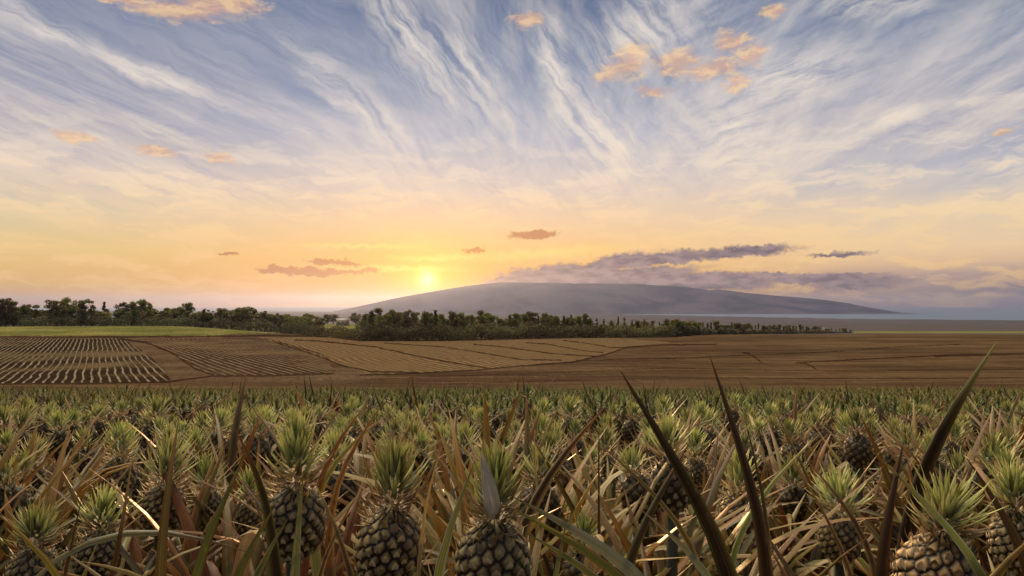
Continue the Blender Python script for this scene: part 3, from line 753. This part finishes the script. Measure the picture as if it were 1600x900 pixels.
def leafpath(base, az, L, e0, droop, n=6, power=1.5, sway=0.0):
    ts = np.linspace(0, 1, n); p = [np.array(base, float)]
    for i in range(1, n):
        t = (ts[i] + ts[i - 1]) / 2
        e = e0 - droop * t ** power; a = az + sway * t
        p.append(p[-1] + L / (n - 1) * np.array([math.cos(e) * math.cos(a), math.cos(e) * math.sin(a), math.sin(e)]))
    return np.array(p)
def side_of(az, twist=0.0): return np.array([-math.sin(az) * math.cos(twist), math.cos(az) * math.cos(twist), math.sin(twist)])

def crown_mesh(seed, n, nseg, across, R0=0.028, size=1.0, lime=0.5, open_=1.0, fringe=True):
    r = np.random.default_rng(seed); a = Acc()
    for i in range(n):
        f = i / (n - 1)                       # 0 lowest outer leaf .. 1 inner
        az = i * 2.39996 + r.uniform(-0.25, 0.25)
        e0 = R(8 + 78 * f ** 0.8 - 10 * (open_ - 1)) + r.uniform(-0.28, 0.22)
        e0 = min(e0, R(88))
        L = size * (0.042 + 0.052 * math.sin(math.pi * min(1, 0.15 + 0.75 * f))) * (0.60 + 0.36 * open_) * r.uniform(0.75, 1.4)
        dr = R(-50 + 75 * f) * r.uniform(0.4, 1.4)
        z = size * 0.112 * f / open_ ** 0.7
        rad = R0 * size * (1 - 0.70 * f)
        base = (math.cos(az) * rad, math.sin(az) * rad, z)
        p = leafpath(base, az, L, e0, dr, 5, 1.3)
        w = size * (0.0145 - 0.004 * f) * r.uniform(0.75, 1.2)
        if f < 0.2: cm, ct = TAN * r.uniform(0.6, 1.0), TAN; cb = TAN * 0.6
        else:
            k = np.clip(lime + r.uniform(-0.35, 0.35), 0, 1)
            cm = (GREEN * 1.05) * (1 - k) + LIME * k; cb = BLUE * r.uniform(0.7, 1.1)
            ct = LIME * 1.15 if r.random() < 0.7 else TAN * 1.2
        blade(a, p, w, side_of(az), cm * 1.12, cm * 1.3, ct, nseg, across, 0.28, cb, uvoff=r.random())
    if fringe:
        for i in range(64):
            az = i * 2.39996 + r.uniform(-0.4, 0.4); f = r.random()
            z = size * (-0.050 + 0.085 * f); rad = size * (0.056 - 0.034 * f)
            p = leafpath((math.cos(az) * rad, math.sin(az) * rad, z), az, size * r.uniform(0.03, 0.055), R(r.uniform(0, 30)), R(r.uniform(-110, 30)), 5, 1.0, r.uniform(-0.5, 0.5))
            c = TAN * r.uniform(0.8, 1.7)
            blade(a, p, size * 0.0065, side_of(az), c, c * 1.1, c * 1.15, 4, 2 if across < 5 else 3, 0.2, uvoff=r.random())
    return a.build('crown', M_CROWN, link=False)
def fruit_profile(v):        # v 0 bottom .. 1 top -> radius factor
    return (1 - np.abs(2 * v - 0.96) ** 2.9 * 0.86).clip(0.05, 1)
def fruit_mesh(seed, nu, nv, K, size=1.0, tanc=0.4, bracts=True, tone=1.0):
    r = np.random.default_rng(seed); a = Acc()
    Rm, H = 0.062 * size, 0.165 * size
    ek = (np.arange(K) + 0.5) / K; ea = (np.arange(K) * 2.39996 + r.uniform(-0.07, 0.07, K)) % (2 * np.pi); ek = np.clip(ek + r.uniform(-0.010, 0.010, K), 0, 1)
    u = np.linspace(0, 2 * np.pi, nu, endpoint=False); v = np.linspace(0, 1, nv)
    U, Vv = np.meshgrid(u, v)
    du = np.abs(U[..., None] - ea) ; du = np.minimum(du, 2 * np.pi - du) * Rm * 0.95
    dv = (Vv[..., None] - ek) * H
    D = np.sort(np.sqrt(du ** 2 + dv ** 2), -1); near = np.argmin(du ** 2 + dv ** 2, -1)
    cell = math.sqrt(2 * math.pi * Rm * H / K)
    edge = np.clip((D[..., 1] - D[..., 0]) / (cell * 0.55), 0, 1)
    ec = np.clip((edge - 0.18) / 0.6, 0, 1)
    bj = r.uniform(0.6, 1.25, K)[near]
    rad = Rm * fruit_profile(Vv) + size * 0.0052 * bj * edge ** 0.5 - size * 0.003
    V = np.stack([np.cos(U) * rad, np.sin(U) * rad, Vv * H], -1)
    jit = r.uniform(0.7, 1.3, K)[near][..., None]
    skin = np.array([0.21, 0.175, 0.07]) * (1 - tanc) + np.array([0.42, 0.25, 0.10]) * tanc
    skin = skin * tone
    col = np.array([0.014, 0.009, 0.006]) * (1 - ec[..., None]) + skin * ec[..., None] * jit
    i = np.arange(nv - 1)[:, None] * nu + np.arange(nu)[None]; j = np.arange(nv - 1)[:, None] * nu + (np.arange(nu)[None] + 1) % nu
    a.add(V.reshape(-1, 3), np.stack([i, j, j + nu, i + nu], -1).reshape(-1, 4), col.reshape(-1, 3))
    if bracts:
        for k in range(K):
            z = ek[k] * H; az = ea[k]; rr = Rm * fruit_profile(ek[k]) + size * 0.003
            if ek[k] < 0.02: continue
            L = cell * r.uniform(0.45, 0.75) * (1.25 if ek[k] > 0.8 else 1)
            base = np.array([math.cos(az) * rr, math.sin(az) * rr, z - cell * 0.30])
            lift = r.uniform(0.0, 0.25) + (0.5 if ek[k] > 0.85 else 0)
            p = leafpath(base, az, L, R(88) - lift * 0.4, R(15) + lift * 0.9, 4, 1.2)
            c = (np.array([0.72, 0.62, 0.42]) * (1 - tanc) + np.array([0.56, 0.40, 0.22]) * tanc) * r.uniform(0.45, 1.5) * tone
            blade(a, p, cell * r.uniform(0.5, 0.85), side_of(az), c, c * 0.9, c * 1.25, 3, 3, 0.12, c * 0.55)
    return a.build('fruit', M_FRUIT, link=False), H
def leaf_rosette(acc, r, n, Lr=(0.55, 0.95), elev=(38, 78), nseg=8, across=5, stem=0.30, dry=0.25, w=0.045, skip=None):
    for i in range(n):
        f = i / max(1, n - 1)
        az = i * 2.39996 + r.uniform(-0.3, 0.3)
        if skip and skip(az): continue
        e0 = R(elev[0] + (elev[1] - elev[0]) * f) + r.uniform(-0.12, 0.12)
        L = r.uniform(*Lr) * (0.75 + 0.25 * math.sin(math.pi * (0.2 + 0.6 * f)))
        dr = R(r.uniform(10, 60)) if r.random() < 0.64 else R(r.uniform(65, 130))
        base = (math.cos(az) * 0.025, math.sin(az) * 0.025, 0.04 + stem * f)
        p = leafpath(base, az, L, e0, dr, 7, 1.7, r.uniform(-0.25, 0.25))
        q = r.random()
        if q < dry * 0.5: cm, ce, ct = TAN * r.uniform(0.5, 0.9), TAN * 0.9, TAN
        elif q < dry * 1.25: cm, ce, ct = RUST * r.uniform(0.5, 1.0), RUST, TAN
        elif q < dry * 1.25 + 0.2: cm, ce, ct = DARK * r.uniform(0.8, 1.4), OLIVE, RUST * 0.8
        else: cm, ce, ct = (GREEN * (1 - q) + OLIVE * q) * r.uniform(0.8, 1.25), RUST * 0.8, (RUST if r.random() < 0.5 else TAN)
        blade(acc, p, w * r.uniform(0.7, 1.15), side_of(az, r.uniform(-0.5, 0.5)), cm, ce, ct, nseg, across, 0.3, uvoff=r.random())
CROWNS = [crown_mesh(20 + i, 62, 4, 3, size=s, lime=l, open_=o) for i, (s, l, o) in enumerate([(0.66, 0.5, 1.0), (0.78, 0.65, 0.85), (0.58, 0.35, 1.4), (0.72, 0.8, 1.1), (0.62, 0.25, 0.9), (0.84, 0.55, 1.2)])]
FRUITS = [fruit_mesh(40 + i, 64, 46, 100, size=s, tanc=t, tone=0.5)[0] for i, (s, t) in enumerate([(0.9, 0.25), (1.0, 0.1), (0.85, 0.5), (0.95, 0.2)])]
FSZ = [0.9, 1.0, 0.85, 0.95]
LEAVES = []
for i in range(8):
    a = Acc(); leaf_rosette(a, np.random.default_rng(60 + i), 46, nseg=7, across=3, Lr=(0.48, 0.90), elev=(30, 78), dry=0.26, w=0.044); LEAVES.append(a.build('leaves', M_LEAF, link=False))
def stalk_mesh(h):
    a = Acc(); z = np.linspace(0, h, 6); tube(a, np.c_[0.006 * np.sin(z * 9), 0 * z, z], np.full(6, 0.016), tuple(GREY * 0.6), 7); return a.build('stalk', M_LEAF, link=False)
STALK = stalk_mesh(0.70)
def plant(x, Y, crown_top, leaves_me, fruit_me, fsize, crown_me, csize, label, group=None, tilt=(0, 0), rz=None, cat='pineapple plant'):
    """crown_top: height (world z) of the crown's top."""
    X = x; g0 = float(ground(X, Y))
    o = empty('pineapple_plant', (X, Y, g0)); tag(o, label, cat, group)
    rz = random.uniform(0, 6.28) if rz is None else rz
    l = place_mesh('leaves', leaves_me, o); l.rotation_euler = (0, 0, rz)
    ch = 0.175 * csize; fh = 0.165 * fsize
    zf = crown_top - g0 - ch - fh
    s = place_mesh('stalk', STALK, o); s.scale = (1, 1, max(0.2, (zf + 0.02) / 0.70))
    f = place_mesh('fruit', fruit_me, o); f.location = (0, 0, zf); f.rotation_euler = (tilt[0], tilt[1], random.uniform(0, 6.28))
    f.rotation_mode = 'XYZ'
    c = place_mesh('crown', crown_me, f); c.location = (0, 0, fh * 0.985); c.rotation_euler = (0, 0, random.uniform(0, 6))
    return o

# near plants, one by one: (x px, crown top y px, depth Y, fruit size, crown size, lime, open, tan, tilt, label)
HERO = [
 (461, 648, 1.55, 1.05, 1.08, 0.62, 0.75, 0.25, (0, 0.02), 'pineapple plant with tall straight crown, a green leaf crossing in front of its fruit'),
 (605, 682, 1.42, 1.08, 1.00, 0.42, 0.9, 0.35, (0, 0), 'pineapple plant with bushy grey-green crown, its scaly fruit fully in view'),
 (768, 690, 1.22, 1.06, 0.92, 0.40, 0.9, 0.18, (0, -0.03), 'pineapple plant whose crown has a broad pale grey leaf in front'),
 (1450, 722, 1.25, 1.10, 0.86, 0.70, 1.6, 0.95, (0.0, -0.12), 'pineapple plant with sunlit golden fruit and wide spreading crown'),  # sunlit gold is put into the skin colour through a high tan share
 (1152, 702, 2.45, 1.05, 1.05, 0.60, 0.9, 0.6, (0, 0.05), 'smaller pineapple plant with tan fruit showing between two tall dark leaves'),
 (252, 668, 2.25, 1.05, 1.25, 0.55, 1.2, 0.15, (0, 0.1), 'pineapple plant with wide arching crown behind the upright olive leaf'),
 (325, 706, 2.65, 0.95, 1.0, 0.40, 0.9, 0.3, (0, 0), 'pineapple plant with small crown right of the upright olive leaf'),
 (187, 655, 2.9, 1.0, 1.1, 0.5, 0.9, 0.15, (0, 0), 'pineapple plant with dark fruit above the rusty orange leaves'),
 (52, 775, 1.75, 0.95, 0.9, 0.35, 1.3, 0.1, (0, 0), 'low pineapple plant with grey-green crown near the lower left corner'),
 (150, 752, 1.95, 0.95, 0.95, 0.75, 1.2, 0.1, (0, 0), 'low pineapple plant with bright green crown beside the arched brown leaf'),
 (396, 728, 2.7, 0.95, 0.95, 0.6, 0.9, 0.2, (0, 0), 'small pineapple plant peeping out left of the tall straight crown'),
 (1312, 720, 2.0, 0.9, 1.05, 0.5, 1.3, 0.4, (0, 0), 'pineapple plant with half hidden crown among drooping dry leaves'),
 (1592, 712, 1.75, 1.0, 0.95, 0.7, 1.4, 0.3, (0, 0), 'pineapple plant with bright crown cut by the right edge'),
 (868, 655, 3.6, 0.95, 1.05, 0.7, 1.2, 0.2, (0, 0), 'pineapple plant with round tufted crown above the orange-tipped leaf'),
 (945, 660, 3.2, 0.95, 1.05, 0.5, 0.9, 0.2, (0, 0), 'pineapple plant with narrow upright crown left of the two tall dark leaves'),
 (1085, 665, 3.3, 0.95, 1.05, 0.6, 0.9, 0.3, (0, 0), 'pineapple plant with small green crown between the two tall dark leaves'),
 (1115, 1010, 1.25, 0.7, 0.7, 0.5, 1.0, 0.3, (0, 0), 'nearest leafy pineapple plant throwing up the two tall dark leaves'),
 (300, 1010, 1.15, 0.7, 0.7, 0.5, 1.0, 0.3, (0, 0), 'nearest leafy pineapple plant at left sending up the upright olive leaf'),
]
def hero_leaf_list():
    # (owner index, points px from the root end to the tip [(x,y,Y)...], width m, mid, edge, tip, twist)
    B = OLIVE * 0.5 + DARK * 0.5
    return [
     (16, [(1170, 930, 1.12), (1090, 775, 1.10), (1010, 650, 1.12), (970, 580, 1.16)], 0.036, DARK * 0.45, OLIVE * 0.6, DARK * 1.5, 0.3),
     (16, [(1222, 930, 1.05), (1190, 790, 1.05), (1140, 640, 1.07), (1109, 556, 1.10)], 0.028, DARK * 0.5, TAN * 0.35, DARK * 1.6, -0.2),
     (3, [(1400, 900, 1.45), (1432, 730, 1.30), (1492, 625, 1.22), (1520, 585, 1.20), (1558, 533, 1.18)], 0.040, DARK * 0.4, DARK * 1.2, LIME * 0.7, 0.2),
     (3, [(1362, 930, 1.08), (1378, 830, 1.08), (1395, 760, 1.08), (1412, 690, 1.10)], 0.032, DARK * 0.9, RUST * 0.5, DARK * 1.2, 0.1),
     (12, [(1560, 920, 1.20), (1530, 870, 1.12), (1450, 780, 1.02), (1400, 730, 1.05), (1352, 695, 1.10)], 0.022, GREEN * 0.9, GREY, RUST * 0.6, 0.3),
     (2, [(790, 860, 1.35), (830, 775, 1.30), (880, 695, 1.28), (915, 655, 1.27), (945, 636, 1.27)], 0.034, DARK * 0.5, TAN * 0.8, RUST * 1.1, 0.3),
     (17, [(243, 930, 1.05), (248, 850, 1.03), (258, 760, 1.05), (280, 650, 1.10)], 0.024, OLIVE * 0.9, RUST * 0.8, TAN * 0.8, 0.1),
     (17, [(280, 925, 1.0), (312, 850, 0.98), (350, 770, 1.0), (386, 705, 1.03)], 0.027, GREEN * 1.05, RUST * 0.7, OLIVE, 0.2),
     (0, [(455, 930, 1.05), (460, 860, 1.03), (470, 790, 1.03), (474, 735, 1.05)], 0.029, GREEN * 0.95 + GREY * 0.2, GREY, GREEN, 0.1),
     (2, [(655, 930, 1.0), (690, 840, 1.0), (715, 785, 1.02), (741, 722, 1.05)], 0.028, GREEN * 1.1, GREY * 1.2, OLIVE, 0.15),
     (8, [(150, 925, 1.0), (95, 868, 0.98), (45, 822, 1.0), (-10, 797, 1.05)], 0.024, GREEN * 1.0, RUST, RUST, 0.3),
     (8, [(60, 935, 0.95), (20, 895, 0.95), (-30, 868, 0.95)], 0.040, RUST * 0.8, GREY, RUST, 0.3),
     (0, [(425, 830, 1.40), (420, 760, 1.35), (395, 705, 1.3), (366, 668, 1.3)], 0.030, DARK * 0.8, GREEN, RUST, 0.1),
     (16, [(1060, 930, 1.1), (985, 880, 1.08), (890, 815, 1.08), (800, 776, 1.12)], 0.036, GREY * 0.6 + OLIVE * 0.5, GREY * 0.9, OLIVE, 0.4),
     (16, [(1050, 950, 1.0), (960, 875, 0.99), (880, 832, 1.0), (795, 792, 1.03)], 0.030, GREEN * 1.1, RUST * 1.0, GREEN, 0.4),
     (16, [(1010, 960, 1.05), (940, 890, 1.02), (880, 850, 1.02), (820, 832, 1.04)], 0.030, GREEN * 0.8, GREY, GREEN, 0.4),
     (16, [(1150, 930, 1.05), (1100, 870, 1.0), (1050, 820, 1.0), (1000, 795, 1.03)], 0.024, GREY * 0.5 + GREEN * 0.5, GREY, TAN * 0.7, 0.3),
     (16, [(1110, 860, 1.30), (1060, 800, 1.28), (1000, 745, 1.28), (930, 688, 1.3)], 0.016, OLIVE * 0.7, TAN * 0.9, TAN * 0.6, 0.2),
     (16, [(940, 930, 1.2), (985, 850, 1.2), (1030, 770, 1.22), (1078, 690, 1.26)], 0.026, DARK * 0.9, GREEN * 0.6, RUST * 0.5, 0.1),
     (4, [(1125, 870, 1.6), (1165, 800, 1.55), (1195, 735, 1.5), (1235, 695, 1.5), (1285, 674, 1.5)], 0.026, GREEN * 1.25, GREY, TAN, 0.3),
     (12, [(1480, 925, 1.0), (1540, 880, 1.0), (1620, 832, 1.0)], 0.042, DARK * 1.0, GREEN * 1.2, RUST, 0.2),
     (12, [(1625, 900, 1.35), (1590, 830, 1.33), (1555, 770, 1.33), (1510, 715, 1.35)], 0.032, DARK * 0.9, RUST * 0.4, DARK, 0.2),
     (9, [(-20, 925, 1.25), (80, 850, 1.2), (205, 768, 1.2), (290, 805, 1.22), (385, 862, 1.3)], 0.026, OLIVE * 0.9, GREY, RUST * 0.6, 0.3),
     (1, [(500, 800, 1.6), (530, 720, 1.6), (575, 660, 1.6), (600, 628, 1.6)], 0.024, RUST * 0.9, TAN * 0.8, RUST, 0.2),
     (1, [(470, 790, 1.8), (505, 725, 1.75), (545, 680, 1.75), (608, 645, 1.78)], 0.028, GREEN * 1.0, TAN, TAN, 0.2),
     (0, [(480, 810, 1.7), (500, 720, 1.7), (540, 655, 1.7), (578, 625, 1.7)], 0.022, RUST * 1.1, RUST, TAN, 0.2),
     (1, [(658, 840, 1.35), (662, 760, 1.3), (675, 705, 1.3), (694, 684, 1.3)], 0.011, TAN * 1.2, TAN * 1.3, TAN, 0.1),
     (2, [(862, 930, 1.0), (872, 870, 0.98), (880, 830, 0.98), (888, 800, 1.0)], 0.020, GREEN * 1.0, GREY, OLIVE, 0.1),
     (17, [(320, 925, 1.0), (260, 895, 0.98), (190, 880, 1.0), (125, 877, 1.05)], 0.018, GREEN * 0.9, TAN, TAN, 0.3),
     (8, [(180, 920, 1.2), (192, 830, 1.2), (200, 770, 1.2), (208, 705, 1.22)], 0.018, DARK * 0.9, RUST * 0.5, TAN, 0.1),
     (8, [(105, 880, 1.2), (118, 830, 1.2), (128, 775, 1.22)], 0.014, DARK * 0.8, RUST * 0.5, DARK, 0.1),
     (11, [(1220, 905, 1.15), (1270, 885, 1.13), (1310, 865, 1.13), (1352, 842, 1.15)], 0.018, GREEN, RUST, RUST, 0.2),
     (11, [(1350, 900, 1.35), (1300, 820, 1.33), (1270, 760, 1.33), (1240, 720, 1.35)], 0.016, DARK * 1.3, TAN * 0.9, TAN, 0.2),
     (11, [(1385, 880, 1.5), (1330, 790, 1.48), (1290, 735, 1.48), (1250, 708, 1.5)], 0.020, DARK * 1.2, TAN * 0.8, TAN, 0.2),
     (4, [(1215, 860, 1.3), (1212, 780, 1.3), (1190, 700, 1.32), (1160, 640, 1.35)], 0.018, DARK * 1.1, TAN * 0.5, DARK, 0.2),
     (17, [(340, 925, 1.0), (385, 855, 0.98), (430, 790, 1.0)], 0.030, GREEN * 0.85, RUST * 0.8, OLIVE, 0.1),
     (17, [(370, 925, 1.02), (410, 860, 1.0), (450, 810, 1.02)], 0.026, GREEN * 0.75, GREY, OLIVE, 0.1),
     (1, [(560, 930, 1.25), (545, 860, 1.25), (520, 790, 1.25), (490, 750, 1.28)], 0.020, DARK * 1.1, TAN * 0.8, TAN, 0.2),
     (1, [(470, 930, 1.3), (510, 850, 1.3), (545, 790, 1.3), (560, 770, 1.3)], 0.018, DARK * 1.4, TAN, RUST, 0.2),
     (2, [(771, 812, 1.17), (768, 780, 1.14), (760, 745, 1.13), (752, 706, 1.13)], -0.024, np.array([0.26, 0.24, 0.22]), np.array([0.34, 0.30, 0.24]), np.array([0.36, 0.32, 0.28]), 0.1),
     (13, [(830, 850, 1.8), (850, 780, 1.8), (850, 720, 1.8), (835, 670, 1.8)], 0.020, OLIVE, TAN, TAN, 0.2),
     (14, [(935, 850, 1.7), (932, 760, 1.7), (938, 690, 1.7), (936, 640, 1.7)], 0.014, DARK, TAN * 0.5, DARK, 0.1),
    ]
def build_heroes():
    lists = {}
    for it in hero_leaf_list(): lists.setdefault(it[0], []).append(it[1:])
    for i, (x, yt, Y, fs, cs, lime, op, tn, tilt, label) in enumerate(HERO):
        cs *= 0.80
        r = np.random.default_rng(200 + i)
        v = at(x, yt, Y); X = v[0]; ztop = v[2]
        g0 = float(ground(X, Y)); org = np.array([X, Y, g0])
        a = Acc()
        near = Y < 2.0
        # natural rosette, kept low right before the lens so the modelled tall leaves lead
        base_only = i >= 16
        leaf_rosette(a, r, 48 if not base_only else 30, Lr=(0.45, 0.78) if near else (0.45, 0.82), elev=(22, 70) if near else (25, 72), nseg=9, across=5, stem=0.24, dry=0.24, w=0.042)
        for pts, w, cm, ce, ct, tw in lists.get(i, []):
            P = [at(px, py, yy) - org for px, py, yy in pts]
            # carry the leaf down to its root at the plant's base
            root = np.array([0.02 * r.normal(), 0.02 * r.normal(), 0.10])
            d = P[0] - root
            if w < 0: w = -w
            elif np.linalg.norm(d) > 0.12:
                P = [root, root + d * 0.5 + np.array([0, 0, -0.02])] + P
            P = np.array(P)
            W = P + org
            view = W[-2] / np.linalg.norm(W[-2]); tg = (W[-1] - W[-3]); tg /= np.linalg.norm(tg)
            s = np.cross(tg, view); s /= np.linalg.norm(s)
            s = s * math.cos(tw) + view * math.sin(tw)
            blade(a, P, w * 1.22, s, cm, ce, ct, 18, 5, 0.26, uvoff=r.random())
        lm = a.build('leaves', M_LEAF, link=False)
        tilt = (tilt[0] + r.uniform(-0.07, 0.07), tilt[1] + r.uniform(-0.09, 0.09))
        fm, fh = fruit_mesh(300 + i, 170 if near else 80, 126 if near else 60, 140, size=fs, tanc=tn)
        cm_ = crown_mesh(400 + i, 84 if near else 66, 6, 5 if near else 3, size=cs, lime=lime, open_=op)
        if i == 2:
            pass
        plant(X, Y, ztop, lm, fm, fs, cm_, cs, label, 'near pineapple plants', tilt, 0.0)
build_heroes()

def mid_positions():
    s = 0.36; out = []
    for j in range(0, 260):
        Y = 1.9 + j * s * 0.86
        if Y > 62: break
        step = s
        half = 0.80 * Y + 0.8
        n = int(2 * half / step)
        for i in range(n):
            X = -half + (i + 0.5 * (j % 2)) * step
            X += random.uniform(-0.12, 0.12); YY = Y + random.uniform(-0.11, 0.11)
            out.append((X, YY))
    return out
def build_field():
    pos = mid_positions()
    hero_xy = [(at(h[0], h[1], h[2])[0], h[2]) for h in HERO]
    pos = [p for p in pos if all((p[0] - hx) ** 2 + (p[1] - hy) ** 2 > 0.30 ** 2 for hx, hy in hero_xy)]
    pos.sort(key=lambda p: p[1])
    n_ind = 280
    CL = ['medium olive crown', 'tall lime-tipped crown', 'low spreading dull crown', 'bright yellow-green crown', 'dark grey-green crown', 'big leafy crown']
    for i, (x, Y) in enumerate(pos[:n_ind]):
        k = random.randrange(6); f = random.randrange(4)
        top = -(0.10 + 0.122 * Y) + random.gauss(-0.03, 0.05)
        side = 'left' if x / Y < -0.25 else ('right' if x / Y > 0.25 else 'middle')
        band = 'behind the nearest plants' if Y < 3.6 else ('amid the field' if Y < 5.2 else 'farther back')
        if random.random() < (0.42 if Y < 3.2 else 0.14):
            g0 = float(ground(x, Y)); o = empty('pineapple_plant', (x, Y, g0))
            q = random.randrange(8); l = place_mesh('leaves', LEAVES[q], o); l.rotation_euler = (random.uniform(-.12, .12), random.uniform(-.12, .12), random.uniform(0, 6.28)); z = random.uniform(0.8, 1.12); l.scale = (z, z, z)
            tag(o, f'leafy pineapple plant with no fruit showing, {band}, {side} side', 'pineapple plant', 'pineapple plants without fruit')
            continue
        top -= random.uniform(0, 0.10)
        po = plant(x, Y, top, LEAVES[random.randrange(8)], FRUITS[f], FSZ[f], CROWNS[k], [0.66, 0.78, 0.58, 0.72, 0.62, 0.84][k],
              f'pineapple plant with {CL[k]} {band}, {side} side', 'pineapple plants in the field', (random.uniform(-0.22, 0.22), random.uniform(-0.22, 0.22)))
        if Y > 3.2:
            for ch in po.children:
                if ch.name.startswith('leaves'): ch.scale = (0.95, 0.95, 0.84)
                elif ch.name.startswith('fruit'): ch.scale = (1.12, 1.12, 1.12)
    # everything farther: one mass of small plants
    rest = pos[n_ind:]
    r = np.random.default_rng(9)
    def lod(seed, nc, nl, quad):
        a = Acc(); rr = np.random.default_rng(seed)
        def tri(base, az, L, e, w, c0, c1, bend):
            d = np.array([math.cos(e) * math.cos(az), math.cos(e) * math.sin(az), math.sin(e)])
            e2 = e - bend; d2 = np.array([math.cos(e2) * math.cos(az), math.cos(e2) * math.sin(az), math.sin(e2)])
            s = np.array([-math.sin(az), math.cos(az), 0]) * w / 2
            b = np.array(base); m = b + d * L * 0.5; t = m + d2 * L * 0.5
            if quad: a.add([b - s, b + s, m + s * 0.8, t, m - s * 0.8], [[0, 1, 2], [0, 2, 4], [4, 2, 3]], np.array([c0, c0, (c0 + c1) / 2, c1, (c0 + c1) / 2]))
            else: a.add([b - s, b + s, t], [[0, 1, 2]], np.array([c0, c0, c1]))
        for i in range(nc):
            f = i / (nc - 1); az = i * 2.4 + rr.uniform(-.3, .3)
            k = rr.uniform(0.2, 1.0); c = (GREEN * (1 - k) + LIME * k) * (1.0 if rr.random() < 0.7 else 0.55)
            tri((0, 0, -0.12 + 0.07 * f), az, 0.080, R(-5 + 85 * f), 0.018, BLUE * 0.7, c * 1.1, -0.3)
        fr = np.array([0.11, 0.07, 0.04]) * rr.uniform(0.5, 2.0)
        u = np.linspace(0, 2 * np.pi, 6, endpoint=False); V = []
        for z, rd in ((-0.33, 0.035), (-0.25, 0.062), (-0.16, 0.04)): V += [(math.cos(q) * rd, math.sin(q) * rd, z) for q in u]
        Ff = [(b * 6 + i, b * 6 + (i + 1) % 6, (b + 1) * 6 + (i + 1) % 6) for b in range(2) for i in range(6)] + [(b * 6 + i, (b + 1) * 6 + (i + 1) % 6, (b + 1) * 6 + i) for b in range(2) for i in range(6)]
        a.add(V, Ff, fr)
        for i in range(nl):
            az = i * 2.4 + rr.uniform(-.4, .4); q = rr.random()
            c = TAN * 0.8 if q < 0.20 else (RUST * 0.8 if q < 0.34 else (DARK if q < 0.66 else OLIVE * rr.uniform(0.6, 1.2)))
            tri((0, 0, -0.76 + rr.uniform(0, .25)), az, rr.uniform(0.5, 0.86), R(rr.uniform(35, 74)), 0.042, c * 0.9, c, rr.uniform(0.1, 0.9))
        V, Fs, Cc, _ = a.arrays()
        return V, Fs[0], Cc
    near_l = [lod(500 + i, 30, 18, True) for i in range(8)]
    far_l = [lod(520 + i, 15, 11, False) for i in range(8)]
    groups = {}
    for x, Y in rest:
        if Y > 30 and r.random() < 0.35: continue
        groups.setdefault((Y > 16, r.integers(0, 8)), []).append((x, Y))
    Vs, Fs, Cs = [], [], []; n = 0
    for (far, k), pl in groups.items():
        V, Ft, Cc = (far_l if far else near_l)[k]
        pl = np.array(pl); m = len(pl)
        rot = r.uniform(0, 2 * np.pi, m); sc_ = r.uniform(0.85, 1.2, m) * (1.12 if far else 1)
        z = -(0.10 + 0.122 * pl[:, 1]) + r.normal(-0.03, 0.06, m) + 0.02 * np.sin(pl[:, 1] * 2.1 + pl[:, 0] * 0.2)
        c, s = np.cos(rot)[:, None], np.sin(rot)[:, None]
        X = (V[None, :, 0] * c - V[None, :, 1] * s) * sc_[:, None] + pl[:, 0:1]
        Yv = (V[None, :, 0] * s + V[None, :, 1] * c) * sc_[:, None] + pl[:, 1:2]
        Z = V[None, :, 2] * sc_[:, None] + z[:, None]
        tint = r.uniform(0.75, 1.25, (m, 1, 1)) * np.array([1, 1, 1]) + (wob(pl[:, 0] * 0.5, pl[:, 1] * 0.4)[:, None, None] * np.array([0.10, -0.02, 0]))
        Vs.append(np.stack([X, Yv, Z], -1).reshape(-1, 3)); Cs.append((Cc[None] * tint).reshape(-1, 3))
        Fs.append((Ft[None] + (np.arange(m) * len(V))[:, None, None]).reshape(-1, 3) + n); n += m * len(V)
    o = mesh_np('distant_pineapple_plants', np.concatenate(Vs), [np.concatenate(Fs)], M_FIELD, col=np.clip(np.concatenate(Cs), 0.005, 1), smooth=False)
    tag(o, 'mass of pineapple plants filling the field back to the brown valley', 'pineapple field', kind='stuff')
build_field()
